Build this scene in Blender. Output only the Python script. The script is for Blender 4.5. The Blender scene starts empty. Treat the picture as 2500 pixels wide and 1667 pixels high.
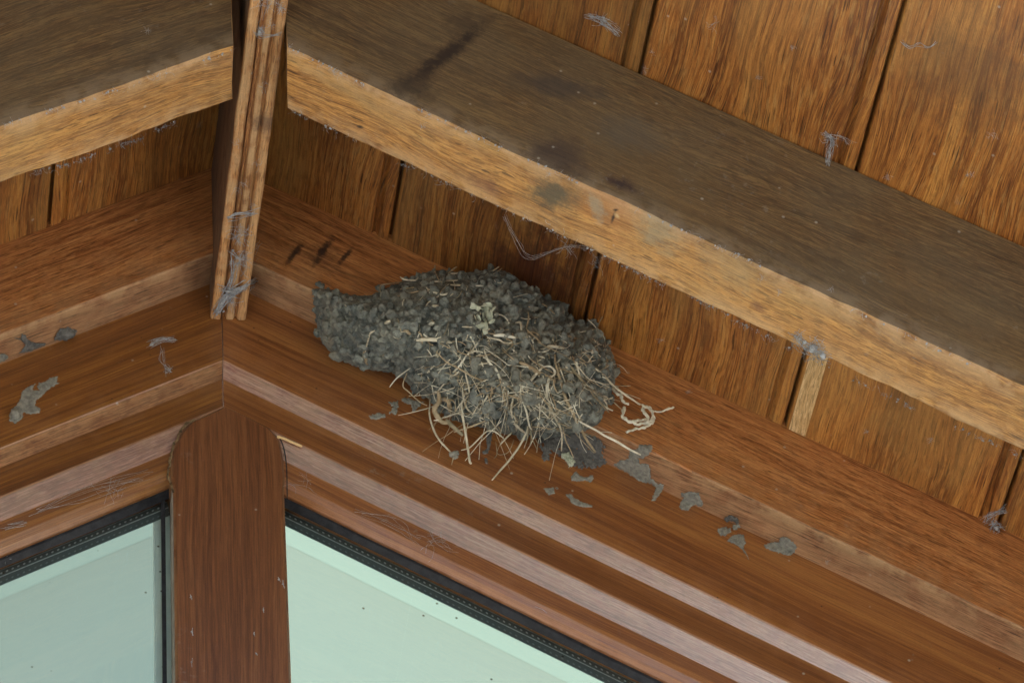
import bpy, math, random
import numpy as np
from mathutils import Vector, Matrix, noise as mn

random.seed(7); rng = np.random.default_rng(7)
S = bpy.context.scene
COL = S.collection

# ------------------------------------------------------------------ camera
W0, H0, FPX = 2500.0, 1667.0, 9500.0            # the photograph's own pixel grid
CX, CY = W0/2, H0/2
YAW, PIT, ROL = math.radians(11.94), math.radians(43.54), math.radians(-5.45)
TH = math.radians(31.14); T = math.tan(TH); CT = math.cos(TH)   # roof pitch
fwd = np.array([math.sin(YAW)*math.cos(PIT), math.cos(YAW)*math.cos(PIT), math.sin(PIT)])
rgt = np.array([math.cos(YAW), -math.sin(YAW), 0.0]); upv = np.cross(rgt, fwd)
r_ = rgt*math.cos(ROL)+upv*math.sin(ROL); u_ = -rgt*math.sin(ROL)+upv*math.cos(ROL)
RC = np.array([r_, -u_, fwd])

def ray(x, y):
    d = RC.T @ np.array([x-CX, y-CY, FPX]); return d/np.linalg.norm(d)
CAM = -2.75*ray(545, 900)
cam = bpy.data.cameras.new('camera'); co = bpy.data.objects.new('camera', cam); COL.objects.link(co)
co.matrix_world = Matrix(((r_[0], u_[0], -fwd[0], CAM[0]), (r_[1], u_[1], -fwd[1], CAM[1]), (r_[2], u_[2], -fwd[2], CAM[2]), (0, 0, 0, 1)))
cam.sensor_width = 36; cam.lens = FPX/W0*36; cam.clip_start = .05; cam.clip_end = 800
cam.dof.use_dof = False
S.camera = co

# ------------------------------------------------------------------ light
SUN_EL, SUN_ROT = math.radians(50), math.radians(30)
w = bpy.data.worlds.new('World'); S.world = w; w.use_nodes = True
nt = w.node_tree; bg = nt.nodes['Background']
sky = nt.nodes.new('ShaderNodeTexSky'); sky.sky_type = 'NISHITA'; sky.sun_disc = False
sky.sun_elevation = SUN_EL; sky.sun_rotation = SUN_ROT; sky.air_density = 1.0; sky.dust_density = 4.0; sky.ozone_density = 1.0
nt.links.new(sky.outputs[0], bg.inputs[0]); bg.inputs[1].default_value = 0.15
sl = bpy.data.lights.new('sun', 'SUN'); sl.energy = 1.2; sl.angle = math.radians(45); sl.color = (1, .96, .9)
so = bpy.data.objects.new('sun', sl); COL.objects.link(so)
sd = Vector((math.sin(SUN_ROT)*math.cos(SUN_EL), math.cos(SUN_ROT)*math.cos(SUN_EL), math.sin(SUN_EL)))
so.rotation_euler = sd.to_track_quat('Z', 'Y').to_euler()
S.view_settings.view_transform = 'Standard'; S.view_settings.look = 'None'; S.view_settings.gamma = 1
S.view_settings.use_curve_mapping = False
S.view_settings.exposure = 2.2
S.render.resolution_x = 1024; S.render.resolution_y = 682

# ------------------------------------------------------------------ what a sight line meets (the timber planes)
ZS, ZF, ZB = .177, .088, .035                    # soffit, frieze foot, beam foot: height above the rake line
YF, YB0, YB1 = -.031, -.281, -.231               # frieze face, beam outer and inner face
ZR, XR0, XR1 = .048, -.0085, .017                # ridge board foot and sides
def surf(px, py):
    d = ray(px, py); best = (9., 'none', np.array([0, -1., 0]))
    def tryp(n, k, name, ok):
        nonlocal best
        n = np.array(n, float); den = n @ d
        if abs(den) < 1e-6: return
        s = (k-n @ CAM)/den
        if s <= 0 or s >= best[0]: return
        p = CAM+d*s
        if ok(p): best = (s, name, -n/np.linalg.norm(n)*np.sign(den))
    zo = lambda p: p[2]+abs(p[0])*T
    for s in (1, -1):
        sx = lambda p, s=s: p[0]*s >= 0
        tryp((s*T, 0, 1), ZB, 'beamfoot', lambda p: sx(p) and YB0 <= p[1] <= YB1 and abs(p[0]) > .018)
        tryp((s*T, 0, 1), ZS, 'soffit', lambda p: sx(p) and p[1] < YF)
        tryp((s*T, 0, 1), ZF, 'under', lambda p: sx(p) and YF <= p[1] <= 0)
    tryp((0, 1, 0), YB0, 'beamface', lambda p: ZB <= zo(p) <= ZS and abs(p[0]) > .018)
    tryp((0, 1, 0), YF, 'frieze', lambda p: ZF <= zo(p) <= ZS)
    tryp((0, 1, 0), 0, 'rail', lambda p: .008 <= zo(p) <= ZF)
    tryp((0, 1, 0), .0055, 'rail', lambda p: -.032 <= zo(p) < .008)
    tryp((0, 1, 0), .0122, 'bead', lambda p: -.074 <= zo(p) < -.032)
    tryp((0, 1, 0), .004, 'mullion', lambda p: -.038 <= p[0] <= .041 and p[2] < -.04)
    tryp((0, 1, 0), .026, 'glass', lambda p: zo(p) < -.07)
    tryp((0, 0, 1), ZR, 'ridge', lambda p: XR0 <= p[0] <= XR1 and p[1] <= 0)
    tryp((1, 0, 0), XR0, 'ridge', lambda p: p[2] > ZR and p[1] < 0)
    return best
def at(px, py, lift=0.):
    s, nme, n = surf(px, py); d = ray(px, py)
    return CAM+d*(s-lift)

# ------------------------------------------------------------------ mesh helpers
def mesh_obj(name, V, F, mat, parent=None, uv=None, wear=None, tint=None, smooth=False):
    me = bpy.data.meshes.new(name)
    me.from_pydata([tuple(map(float, v)) for v in V], [], [tuple(map(int, f)) for f in F])
    if uv is not None:
        l = me.uv_layers.new(name='UVMap')
        l.data.foreach_set('uv', np.array(uv, float).ravel())
    if wear is not None:
        a = me.attributes.new('wear', 'FLOAT', 'POINT'); a.data.foreach_set('value', np.array(wear, float))
    if tint is not None:
        a = me.attributes.new('tint', 'FLOAT', 'FACE'); a.data.foreach_set('value', np.array(tint, float))
    if smooth: me.polygons.foreach_set('use_smooth', [True]*len(F))
    me.materials.append(mat); me.update()
    o = bpy.data.objects.new(name, me); COL.objects.link(o)
    if parent: o.parent = parent
    return o
def tag(o, label=None, cat=None, group=None, kind=None):
    if label: o['label'] = label
    if cat: o['category'] = cat
    if group: o['group'] = group
    if kind: o['kind'] = kind
    return o
def empty(name, loc=(0, 0, 0)):
    o = bpy.data.objects.new(name, None); o.empty_display_size = .02; o.location = loc; COL.objects.link(o); return o
def part_at(root, o):
    o.parent = root; o.matrix_parent_inverse = Matrix.Translation(-Vector(root.location)); return o

def extrude(name, prof, stations, place, mat, parent=None, closed=True, rough=0., uoff=0., voff=0., wear=None, tint=None, caps=True, smooth=False, seed=0, edgey=None):
    """prof: list of 2D points; stations: list of numbers; place(station, a, b) -> xyz; u runs along the stations."""
    n = len(prof); V = []; wr = []
    L = [0]
    for i in range(1, n+1):
        a, b = prof[i-1], prof[i % n]; L.append(L[-1]+math.hypot(b[0]-a[0], b[1]-a[1]))
    for s in stations:
        for i, (a, b) in enumerate(prof):
            p = np.array(place(s, a, b), float)
            if rough:
                k = rough*(edgey[i] if edgey else 1)
                q = Vector((s*26+seed, i*.37+seed, 0)); q2 = Vector((s*140+seed, i*3.1, 4))
                p += np.array(mn.noise_vector(q))*k + np.array(mn.noise_vector(q2))*k*.5
            V.append(p); wr.append(wear[i] if wear else 0)
    F = []; UV = []; TN = []
    m = n if closed else n-1
    for j in range(len(stations)-1):
        for i in range(m):
            i2 = (i+1) % n
            F.append((j*n+i, j*n+i2, (j+1)*n+i2, (j+1)*n+i))
            u0, u1 = stations[j]+uoff, stations[j+1]+uoff; v0, v1 = L[i]+voff, L[i+1]+voff
            UV += [(u0, v0), (u0, v1), (u1, v1), (u1, v0)]
            TN.append(tint[i] if tint else .5)
    if closed and caps:
        for base, rev in ((0, False), ((len(stations)-1)*n, True)):
            idx = [base+i for i in range(n)]
            if not rev: idx = idx[::-1]
            F.append(tuple(idx))
            for k in idx: UV.append((prof[k-base][0]+uoff+3, prof[k-base][1]*1.0+voff))
            TN.append(.15)
    return mesh_obj(name, V, F, mat, parent, UV, wr, TN, smooth)

def rake(name, prof, x0, x1, side, mat, parent=None, step=.01, **k):
    n = max(2, int(abs(x1-x0)/step)+1); st = list(np.linspace(x0, x1, n))
    if side < 0: prof = prof[::-1]; 
    if side < 0:
        for key in ('wear', 'edgey'):
            if k.get(key): k[key] = k[key][::-1]
        if k.get('tint'): k['tint'] = k['tint'][:-1][::-1]+k['tint'][-1:]
    return extrude(name, prof, st, lambda s, y, z: (side*s, y, z-s*T), mat, parent, **k)

def tube_mesh(paths, res=6):
    V, F = [], []
    for P, R in paths:
        P = [Vector(p) for p in P]; b = len(V); up = Vector((.31, .77, .55))
        for i, p in enumerate(P):
            t = (P[min(i+1, len(P)-1)]-P[max(i-1, 0)]).normalized()
            a = t.cross(up); a = a.normalized() if a.length > 1e-4 else t.orthogonal().normalized()
            c = t.cross(a)
            r = R[i] if hasattr(R, '__len__') else R
            for k in range(res):
                an = k/res*6.2832; V.append(p+(a*math.cos(an)+c*math.sin(an)*.65)*r)
        for i in range(len(P)-1):
            for k in range(res):
                k2 = (k+1) % res; F.append((b+i*res+k, b+i*res+k2, b+(i+1)*res+k2, b+(i+1)*res+k))
        F.append(tuple(b+k for k in range(res))[::-1]); F.append(tuple(b+(len(P)-1)*res+k for k in range(res)))
    return V, F
def smooth_path(P, n=6):
    P = [Vector(p) for p in P]; out = []
    if len(P) < 3:
        return [P[0].lerp(P[-1], i/n) for i in range(n+1)]
    for i in range(len(P)-1):
        p0, p1, p2, p3 = P[max(i-1, 0)], P[i], P[i+1], P[min(i+2, len(P)-1)]
        for j in range(n):
            t = j/n; t2 = t*t; t3 = t2*t
            out.append(.5*((2*p1)+(p2-p0)*t+(2*p0-5*p1+4*p2-p3)*t2+(3*p1-p0-3*p2+p3)*t3))
    out.append(P[-1]); return out

# ------------------------------------------------------------------ materials
class NG:
    def __init__(s, name):
        s.m = bpy.data.materials.new(name); s.m.use_nodes = True; s.t = s.m.node_tree
        s.b = s.t.nodes['Principled BSDF']; s.out = s.t.nodes['Material Output']
    def n(s, typ, **k):
        x = s.t.nodes.new(typ)
        for a, v in k.items(): setattr(x, a, v)
        return x
    def l(s, a, b): s.t.links.new(a, b)
    def put(s, sock, v):
        if hasattr(v, 'is_output') or hasattr(v, 'links'): s.l(v, sock)
        else: sock.default_value = v
    def math(s, op, a, b=0., c=None, clamp=False):
        x = s.n('ShaderNodeMath', operation=op, use_clamp=clamp); s.put(x.inputs[0], a); s.put(x.inputs[1], b)
        if c is not None: s.put(x.inputs[2], c)
        return x.outputs[0]
    def ramp(s, v, a, b, lo=0., hi=1.):
        x = s.n('ShaderNodeMapRange', interpolation_type='SMOOTHSTEP'); s.put(x.inputs[0], v)
        for i, q in enumerate((a, b, lo, hi)): x.inputs[i+1].default_value = q
        return x.outputs[0]
    def mix(s, f, a, b, mode='MIX'):
        x = s.n('ShaderNodeMix', data_type='RGBA', blend_type=mode); s.put(x.inputs[0], f)
        for k, q in ((6, a), (7, b)):
            s.put(x.inputs[k], (*q, 1) if isinstance(q, tuple) and len(q) == 3 else q)
        return x.outputs[2]
    def noise(s, vec, scale=1., detail=2., rough=.5, sx=(1, 1, 1), off=(0, 0, 0), dist=0.):
        mp = s.n('ShaderNodeMapping'); s.l(vec, mp.inputs[0]); mp.inputs['Scale'].default_value = sx; mp.inputs['Location'].default_value = off
        x = s.n('ShaderNodeTexNoise'); s.l(mp.outputs[0], x.inputs['Vector'])
        x.inputs['Scale'].default_value = scale; x.inputs['Detail'].default_value = detail; x.inputs['Roughness'].default_value = rough; x.inputs['Distortion'].default_value = dist
        return x.outputs[0]

def wood(name, dark, mid, light, pore=.6, fleck=0., fleckc=(.45, .27, .09), grey=0., greyc=(.13, .12, .10), rough=.6, coat=0., coatr=.25, coatior=1.6,
         specks=.5, wearc=(.55, .36, .18), seed=0., stains=(), tints=.35, blotch=.5, fig=1., bump=.25, porel=55., grain=.55, crack=.0, patch_=.0, patchc=(.46, .26, .075)):
    g = NG(name); tc = g.n('ShaderNodeTexCoord'); uv = tc.outputs['UV']; ob = tc.outputs['Object']
    # wander of the grain
    wn = g.noise(uv, 1, 2, .5, (3.2, 9, 1), (seed, seed, 0)); wn2 = g.noise(uv, 1, 1, .5, (11, 45, 1), (seed+5, 1, 0))
    sep = g.n('ShaderNodeSeparateXYZ'); g.l(uv, sep.inputs[0])
    v2 = g.math('ADD', sep.outputs[1], g.math('MULTIPLY', g.math('SUBTRACT', wn, .5), .045*fig))
    v2 = g.math('ADD', v2, g.math('MULTIPLY', g.math('SUBTRACT', wn2, .5), .006*fig))
    cb = g.n('ShaderNodeCombineXYZ'); g.l(sep.outputs[0], cb.inputs[0]); g.l(v2, cb.inputs[1]); q = cb.outputs[0]
    band = g.noise(q, 1, 3, .6, (1.6, 75, 1), (seed*2, 3, 0))
    streak = g.noise(q, 1, 4, .65, (7, 330, 1), (seed, 9, 0))
    fine = g.noise(q, 1, 2, .6, (22, 1100, 1), (seed, 1, 0))
    f = g.math('ADD', g.math('MULTIPLY', band, .50), g.math('ADD', g.math('MULTIPLY', streak, .42), g.math('MULTIPLY', fine, .30)))
    f = g.ramp(f, .44, .80)
    c = g.mix(g.math('MULTIPLY', f, 2, clamp=True), dark, mid)
    c = g.mix(g.ramp(f, .45, 1.), c, light)
    if fleck:
        fl = g.noise(q, 1, 2, .6, (48, 430, 1), (seed, 21, 0)); env = g.noise(uv, 1, 2, .5, (9, 16, 1), (seed, 33, 0))
        fm = g.math('MULTIPLY', g.ramp(fl, .50, .66), g.ramp(env, .36, .60, .15, 1.))
        c = g.mix(g.math('MULTIPLY', fm, fleck), c, fleckc)
    d1 = g.noise(q, 1, 2, .6, (porel*1.5, 800, 1), (seed, 61, 0)); d2 = g.noise(q, 1, 2, .6, (porel*1.25, 700, 1), (seed, 81, 0))
    c = g.mix(g.math('MULTIPLY', g.ramp(d1, .52, .60), grain), c, tuple(x*.55 for x in dark))
    c = g.mix(g.math('MULTIPLY', g.ramp(d2, .54, .62), grain*.8), c, tuple(min(1, x*1.25) for x in light))
    ck = g.noise(q, 1, 2, .5, (3.5, 420, 1), (seed, 91, 0)); c = g.mix(g.math('MULTIPLY', g.ramp(ck, .655, .69), crack), c, tuple(x*.25 for x in dark))
    po = g.noise(q, 1, 1, .5, (porel, 760, 1), (seed, 41, 0))
    pm = g.ramp(po, .64, .70)
    c = g.mix(g.math('MULTIPLY', pm, pore), c, tuple(x*.28 for x in dark))
    bl = g.noise(uv, 1, 5, .62, (5, 22, 1), (seed+9, 2, 0)); 
    c = g.mix(g.math('MULTIPLY', g.ramp(bl, .45, .75), blotch), c, tuple(x*.5 for x in dark))
    if patch_:
        pt = g.noise(uv, 1, 4, .6, (5, 13, 1), (seed+3, 70, 0), dist=.6)
        c = g.mix(g.math('MULTIPLY', g.ramp(pt, .46, .66), patch_), c, patchc)
    if grey:
        gn = g.noise(ob, 14, 5, .65, off=(0, seed, 3)); 
        c = g.mix(g.math('MULTIPLY', g.ramp(gn, .30, .66), grey), c, greyc)
    mo_ = g.noise(uv, 1, 4, .7, (90, 260, 1), (seed, 50, 0)); c = g.mix(g.math('MULTIPLY', g.ramp(mo_, .52, .66), .30*pore), c, tuple(x*.5 for x in dark))
    at_ = g.n('ShaderNodeAttribute', attribute_name='tint')
    tv = g.math('ADD', g.math('MULTIPLY', g.math('SUBTRACT', at_.outputs['Fac'], .5), 2*tints), 1.)
    hs = g.n('ShaderNodeHueSaturation'); g.l(tv, hs.inputs['Value']); g.l(c, hs.inputs['Color']); c = hs.outputs[0]
    wa = g.n('ShaderNodeAttribute', attribute_name='wear')
    wnn = g.noise(ob, 60, 3, .6); wv = g.math('MULTIPLY', wa.outputs['Fac'], g.ramp(wnn, .33, .62))
    c = g.mix(g.math('MULTIPLY', wv, .75), c, wearc)
    geo = g.n('ShaderNodeNewGeometry'); P = geo.outputs['Position']
    for (pos, rad, ax, col, amt, ns) in stains:      # stains with a shape of their own, at a place on the timber
        vm = g.n('ShaderNodeVectorMath', operation='SUBTRACT'); g.l(P, vm.inputs[0]); vm.inputs[1].default_value = tuple(pos)
        dd = []
        for axis, rr in zip(ax, rad):
            dp = g.n('ShaderNodeVectorMath', operation='DOT_PRODUCT'); g.l(vm.outputs[0], dp.inputs[0]); dp.inputs[1].default_value = tuple(axis)
            dd.append(g.math('POWER', g.math('DIVIDE', g.math('ABSOLUTE', dp.outputs['Value']), rr), 2))
        ds = g.math('SQRT', g.math('ADD', dd[0], dd[1])); sn = g.noise(P, ns*2.2, 7, .78)
        m_ = g.ramp(g.math('ADD', ds, g.math('MULTIPLY', g.math('SUBTRACT', sn, .5), 2.6)), .2, 1.35, 1., 0.)
        c = g.mix(g.math('MULTIPLY', m_, amt), c, col)
    mg = g.noise(uv, 1, 2, .7, (620, 1500, 1), (seed, 3, 0)); hs2 = g.n('ShaderNodeHueSaturation'); g.l(g.math('ADD', .70, g.math('MULTIPLY', mg, .60)), hs2.inputs['Value']); hs2.inputs['Saturation'].default_value = 1.02; g.l(c, hs2.inputs['Color']); c = hs2.outputs[0]
    # dust specks and fly spots
    if specks:
        vo = g.n('ShaderNodeTexVoronoi'); g.l(ob, vo.inputs['Vector']); vo.inputs['Scale'].default_value = 95; vo.inputs['Randomness'].default_value = 1
        sp = g.n('ShaderNodeSeparateXYZ'); g.l(vo.outputs['Color'], sp.inputs[0])
        sm = g.math('MULTIPLY', g.ramp(vo.outputs['Distance'], .05, .14, 1, 0), g.ramp(sp.outputs[0], .90, .93))
        c = g.mix(g.math('MULTIPLY', sm, specks), c, (.45, .44, .38))
        sm2 = g.math('MULTIPLY', g.ramp(vo.outputs['Distance'], .03, .10, 1, 0), g.ramp(sp.outputs[1], .95, .97))
        c = g.mix(g.math('MULTIPLY', sm2, specks), c, (.012, .010, .009))
        dn = g.noise(ob, 130, 3, .7); dn2 = g.noise(ob, 12, 2, .5, off=(4, 4, 4))
        dm = g.math('MULTIPLY', g.ramp(dn, .60, .72), g.ramp(dn2, .50, .68))
        c = g.mix(g.math('MULTIPLY', dm, .35*specks), c, (.30, .30, .27))
    g.l(c, g.b.inputs['Base Color'])
    rg = g.math('ADD', rough-.12, g.math('MULTIPLY', g.noise(uv, 1, 3, .6, (14, 160, 1)), .26)); g.l(rg, g.b.inputs['Roughness'])
    if coat: g.b.inputs['Coat Weight'].default_value = coat; g.b.inputs['Coat Roughness'].default_value = coatr; g.b.inputs['Coat IOR'].default_value = coatior
    hgt = g.math('SUBTRACT', g.math('ADD', g.math('MULTIPLY', streak, .6), g.math('MULTIPLY', fine, .5)), g.math('MULTIPLY', pm, .8))
    bp = g.n('ShaderNodeBump'); bp.inputs['Strength'].default_value = bump; bp.inputs['Distance'].default_value = .0007
    g.l(hgt, bp.inputs['Height']); g.l(bp.outputs[0], g.b.inputs['Normal'])
    return g.m

def plain(name, c1, c2, scale=200, rough=.9, bump=.3, dist=.0006, spec=.3):
    g = NG(name); tc = g.n('ShaderNodeTexCoord'); n1 = g.noise(tc.outputs['Object'], scale, 5, .65)
    g.l(g.mix(g.ramp(n1, .3, .7), c1, c2), g.b.inputs['Base Color']); g.b.inputs['Roughness'].default_value = rough
    g.b.inputs['Specular IOR Level'].default_value = spec
    bp = g.n('ShaderNodeBump'); bp.inputs['Strength'].default_value = bump; bp.inputs['Distance'].default_value = dist
    g.l(n1, bp.inputs['Height']); g.l(bp.outputs[0], g.b.inputs['Normal']); return g.m

XZ = lambda a: (math.cos(a), 0, math.sin(a))
RK = (CT, 0, -math.sin(TH)); UPN = (0, 0, 1)
def stain(px, py, ru, rv, col, amt, ns=40, ax=None):
    return (tuple(at(px, py)), (ru, rv), ax or ((CT, 0, -math.sin(TH)), (math.sin(TH)*.6, -.8*0, CT)), col, amt, ns)
def stain2(px0, py0, px1, py1, wid, col, amt, ns=40):
    a, b = at(px0, py0), at(px1, py1); c = (a+b)/2; e = b-a; L = np.linalg.norm(e); e = e/L
    n = surf((px0+px1)/2, (py0+py1)/2)[2]; f = np.cross(n, e)
    return (tuple(c), (L/2, wid), (tuple(e), tuple(f)), col, amt, ns)
DK = (.022, .016, .014)
M = {}
M['soffit'] = wood('soffit_wood', (.125, .038, .008), (.36, .135, .029), (.53, .25, .060), pore=.75, fleck=.6, fleckc=(.43, .24, .075), rough=.5, coat=.15, coatr=.35, tints=.30, seed=1.3, blotch=.45, fig=.95, porel=34, grain=.4, crack=.6, patch_=.38,
    stains=[stain2(1180, 640, 1420, 700, .035, (.045, .012, .008), .75, 25), stain2(2250, 100, 2500, 260, .05, (.10, .055, .022), .5, 20)])  # first entry: a dark red area on the boards above the nest
M['frieze'] = wood('frieze_wood', patch_=.3, patchc=(.52, .27, .09), dark=(.22, .076, .024), mid=(.45, .185, .060), light=(.58, .28, .10), pore=.6, fleck=.25, rough=.5, coat=.15, coatr=.3, seed=4.1, fig=.6, tints=.25,
    stains=[stain2(695, 650, 740, 590, .0028, DK, .9, 90), stain2(765, 650, 812, 578, .0032, DK, .9, 90), stain2(825, 648, 865, 600, .0022, DK, .85, 90), stain2(750, 610, 830, 640, .012, DK, .35, 50)])
M['bare'] = wood('bare_oak', (.19, .085, .036), (.34, .165, .075), (.45, .24, .115), pore=.85, rough=.75, seed=2.2, fig=.8, tints=.3, porel=38, bump=.5)
M['beam'] = wood('beam_underside', (.19, .070, .016), (.43, .20, .050), (.60, .32, .088), pore=.8, fleck=.3, fleckc=(.55, .36, .14), rough=.65, seed=6.4, fig=1.2, patch_=.45, patchc=(.50, .34, .13), grey=.12, greyc=(.30, .25, .15), tints=.3,
    stains=[stain2(1330, 440, 1370, 520, .022, (.10, .085, .05), .9, 45), stain2(1400, 470, 1560, 560, .022, (.42, .18, .055), .45, 30), stain2(1440, 470, 1470, 545, .006, (.30, .29, .21), .6, 70), stain2(1560, 540, 1660, 590, .02, (.36, .31, .19), .6, 45), stain2(1700, 620, 1900, 700, .02, (.42, .30, .14), .5, 30), stain2(1150, 430, 1230, 480, .008, (.16, .06, .035), .5, 60),
            stain2(1490, 550, 1503, 515, .0013, DK, .9, 10), stain2(1496, 515, 1510, 512, .0013, DK, .9, 10), stain2(1500, 530, 1512, 526, .0028, (.6, .42, .2), .9, 10), stain2(868, 311, 886, 313, .0018, DK, .9, 20), stain2(1830, 740, 1870, 760, .004, (.14, .05, .03), .6, 50)])
M['beamface'] = wood('weathered_beam', (.068, .036, .013), (.142, .081, .032), (.235, .147, .057), pore=.6, fleck=.6, fleckc=(.19, .135, .06), rough=.7, seed=8.8, fig=1.0, grey=.35, greyc=(.125, .105, .066), patch_=.35, patchc=(.17, .105, .040), wearc=(.24, .185, .12), tints=.3, blotch=.5,
    stains=[stain2(985, 215, 1190, 55, .007, (.026, .017, .012), .95, 60), stain2(950, 235, 1060, 190, .014, (.035, .024, .016), .7, 45), stain2(1090, 60, 1180, 60, .012, (.035, .024, .016), .5, 60), stain2(1240, 190, 1480, 240, .012, (.05, .042, .036), .7, 30), stain2(1330, 330, 1400, 440, .02, (.045, .03, .026), .7, 35), stain2(1480, 430, 1560, 470, .006, (.035, .02, .02), .9, 50), stain2(1450, 300, 1640, 360, .02, (.10, .09, .07), .5, 30)])
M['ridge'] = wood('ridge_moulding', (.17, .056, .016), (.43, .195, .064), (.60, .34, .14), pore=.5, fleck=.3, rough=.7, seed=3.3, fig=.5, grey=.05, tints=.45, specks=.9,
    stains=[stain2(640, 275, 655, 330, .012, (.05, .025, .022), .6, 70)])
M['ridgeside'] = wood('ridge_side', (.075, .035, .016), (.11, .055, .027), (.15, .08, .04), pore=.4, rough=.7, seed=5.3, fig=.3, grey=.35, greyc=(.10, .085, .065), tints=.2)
M['varnish'] = wood('varnished_frame', (.135, .044, .013), (.260, .102, .031), (.35, .155, .046), pore=.12, rough=.42, coat=.6, coatr=.22, seed=7.7, fig=.35, blotch=.15, tints=.35, specks=.7, bump=.08, wearc=(.42, .22, .12), grain=.22, porel=25.)
M['varnish_warm'] = wood('varnished_frame_warm', (.115, .040, .011), (.220, .085, .021), (.33, .155, .038), pore=.15, rough=.42, coat=.6, coatr=.22, seed=9.1, fig=.35, blotch=.15, tints=.35, specks=.5, bump=.1, wearc=(.40, .22, .11), grain=.22, porel=25.)
M['dull'] = wood('dull_moulding', (.11, .04, .012), (.22, .095, .034), (.33, .16, .065), pore=.3, rough=.6, seed=14.9, fig=.2, blotch=.1, tints=.2, specks=.4, bump=.2)
M['mullion'] = wood('varnished_mullion', (.090, .032, .012), (.165, .064, .024), (.23, .098, .038), pore=.1, rough=.42, coat=.5, coatr=.22, seed=11.7, fig=.3, blotch=.15, tints=.2, specks=.5, bump=.08, grain=.22, porel=25.)
M['sky_sheen'] = wood('sheen_moulding', (.17, .058, .032), (.30, .125, .080), (.42, .24, .17), pore=.25, grain=.45, coatior=2.8, rough=.45, coat=1., coatr=.26, seed=12.9, fig=.2, blotch=.0, tints=.3, specks=.4, bump=.3)  # pale pinkish base and strong coat stand in for sky sheen
M['mud'] = plain('dry_mud', (.052, .054, .043), (.135, .135, .108), 330, .95, .9, .0012)
M['mudpale'] = plain('pale_mud', (.17, .17, .14), (.30, .295, .24), 300, .95, .7)
M['muddark'] = plain('dark_mud', (.09, .09, .08), (.18, .175, .155), 300, .9, .7)
M['straw'] = plain('dry_straw', (.42, .385, .26), (.70, .65, .48), 160, .7, .2)
M['straw_b'] = plain('brown_straw', (.28, .22, .12), (.50, .41, .26), 160, .7, .2)
M['straw_p'] = plain('pale_straw', (.58, .56, .42), (.82, .80, .63), 160, .7, .2)
M['root'] = plain('fine_roots', (.20, .17, .10), (.38, .33, .21), 160, .8, .2)
M['leaf'] = plain('dried_leaf', (.42, .46, .33), (.62, .66, .50), 200, .7, .2)
M['web'] = plain('cobweb_silk', (.26, .27, .27), (.50, .52, .52), 400, .9, .2)
M['rubber'] = plain('black_gasket', (.010, .011, .013), (.028, .030, .034), 150, .55, .2)
M['caulk'] = plain('old_caulk', (.05, .028, .012), (.22, .15, .07), 260, .8, .6)
def lit_panel(k1=(.096, .133, .120), k2=(.109, .147, .135)):  # ceiling made translucent so sky light brightens the view through the glass
    g = NG('translucent_ceiling'); g.t.nodes.remove(g.b); a = g.n('ShaderNodeBsdfDiffuse'); b = g.n('ShaderNodeBsdfTranslucent')
    a.inputs[0].default_value = (.5, .56, .5, 1); tc = g.n('ShaderNodeTexCoord'); n1 = g.noise(tc.outputs['Object'], 3, 3, .5)
    g.l(g.mix(n1, k1, k2), b.inputs[0]); m = g.n('ShaderNodeMixShader'); m.inputs[0].default_value = .92
    g.l(a.outputs[0], m.inputs[1]); g.l(b.outputs[0], m.inputs[2]); g.l(m.outputs[0], g.out.inputs[0]); return g.m
M['ceiling_panel'] = lit_panel(); M['edge'] = lit_panel((.112, .164, .150), (.118, .172, .158))
M['reveal'] = plain('painted_reveal', (.80, .86, .78), (.84, .88, .80), 10, .8, .05)
M['render'] = plain('wall_render', (.55, .52, .46), (.65, .62, .56), 40, .95, .6, .002)
M['tile'] = plain('roof_tile', (.10, .07, .055), (.18, .13, .10), 30, .9, .6, .004)

# ------------------------------------------------------------------ ground
GZ = -3.45
def ground():
    g = NG('paving'); tc = g.n('ShaderNodeTexCoord'); P = tc.outputs['Object']
    br = g.n('ShaderNodeTexBrick'); g.l(P, br.inputs['Vector']); br.inputs['Scale'].default_value = 1.6; br.inputs['Mortar Size'].default_value = .012
    br.inputs['Color1'].default_value = (.46, .44, .39, 1); br.inputs['Color2'].default_value = (.40, .38, .34, 1); br.inputs['Mortar'].default_value = (.2, .19, .17, 1)
    n1 = g.noise(P, 3, 5, .6); g.l(g.mix(g.ramp(n1, .3, .7, 0, .35), br.outputs[0], (.32, .31, .27)), g.b.inputs['Base Color']); g.b.inputs['Roughness'].default_value = .9
    s = 300
    return tag(mesh_obj('ground', [(-s, -s, GZ), (s, -s, GZ), (s, s, GZ), (-s, s, GZ)], [(0, 1, 2, 3)], g.m), kind='structure')
ground()

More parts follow.
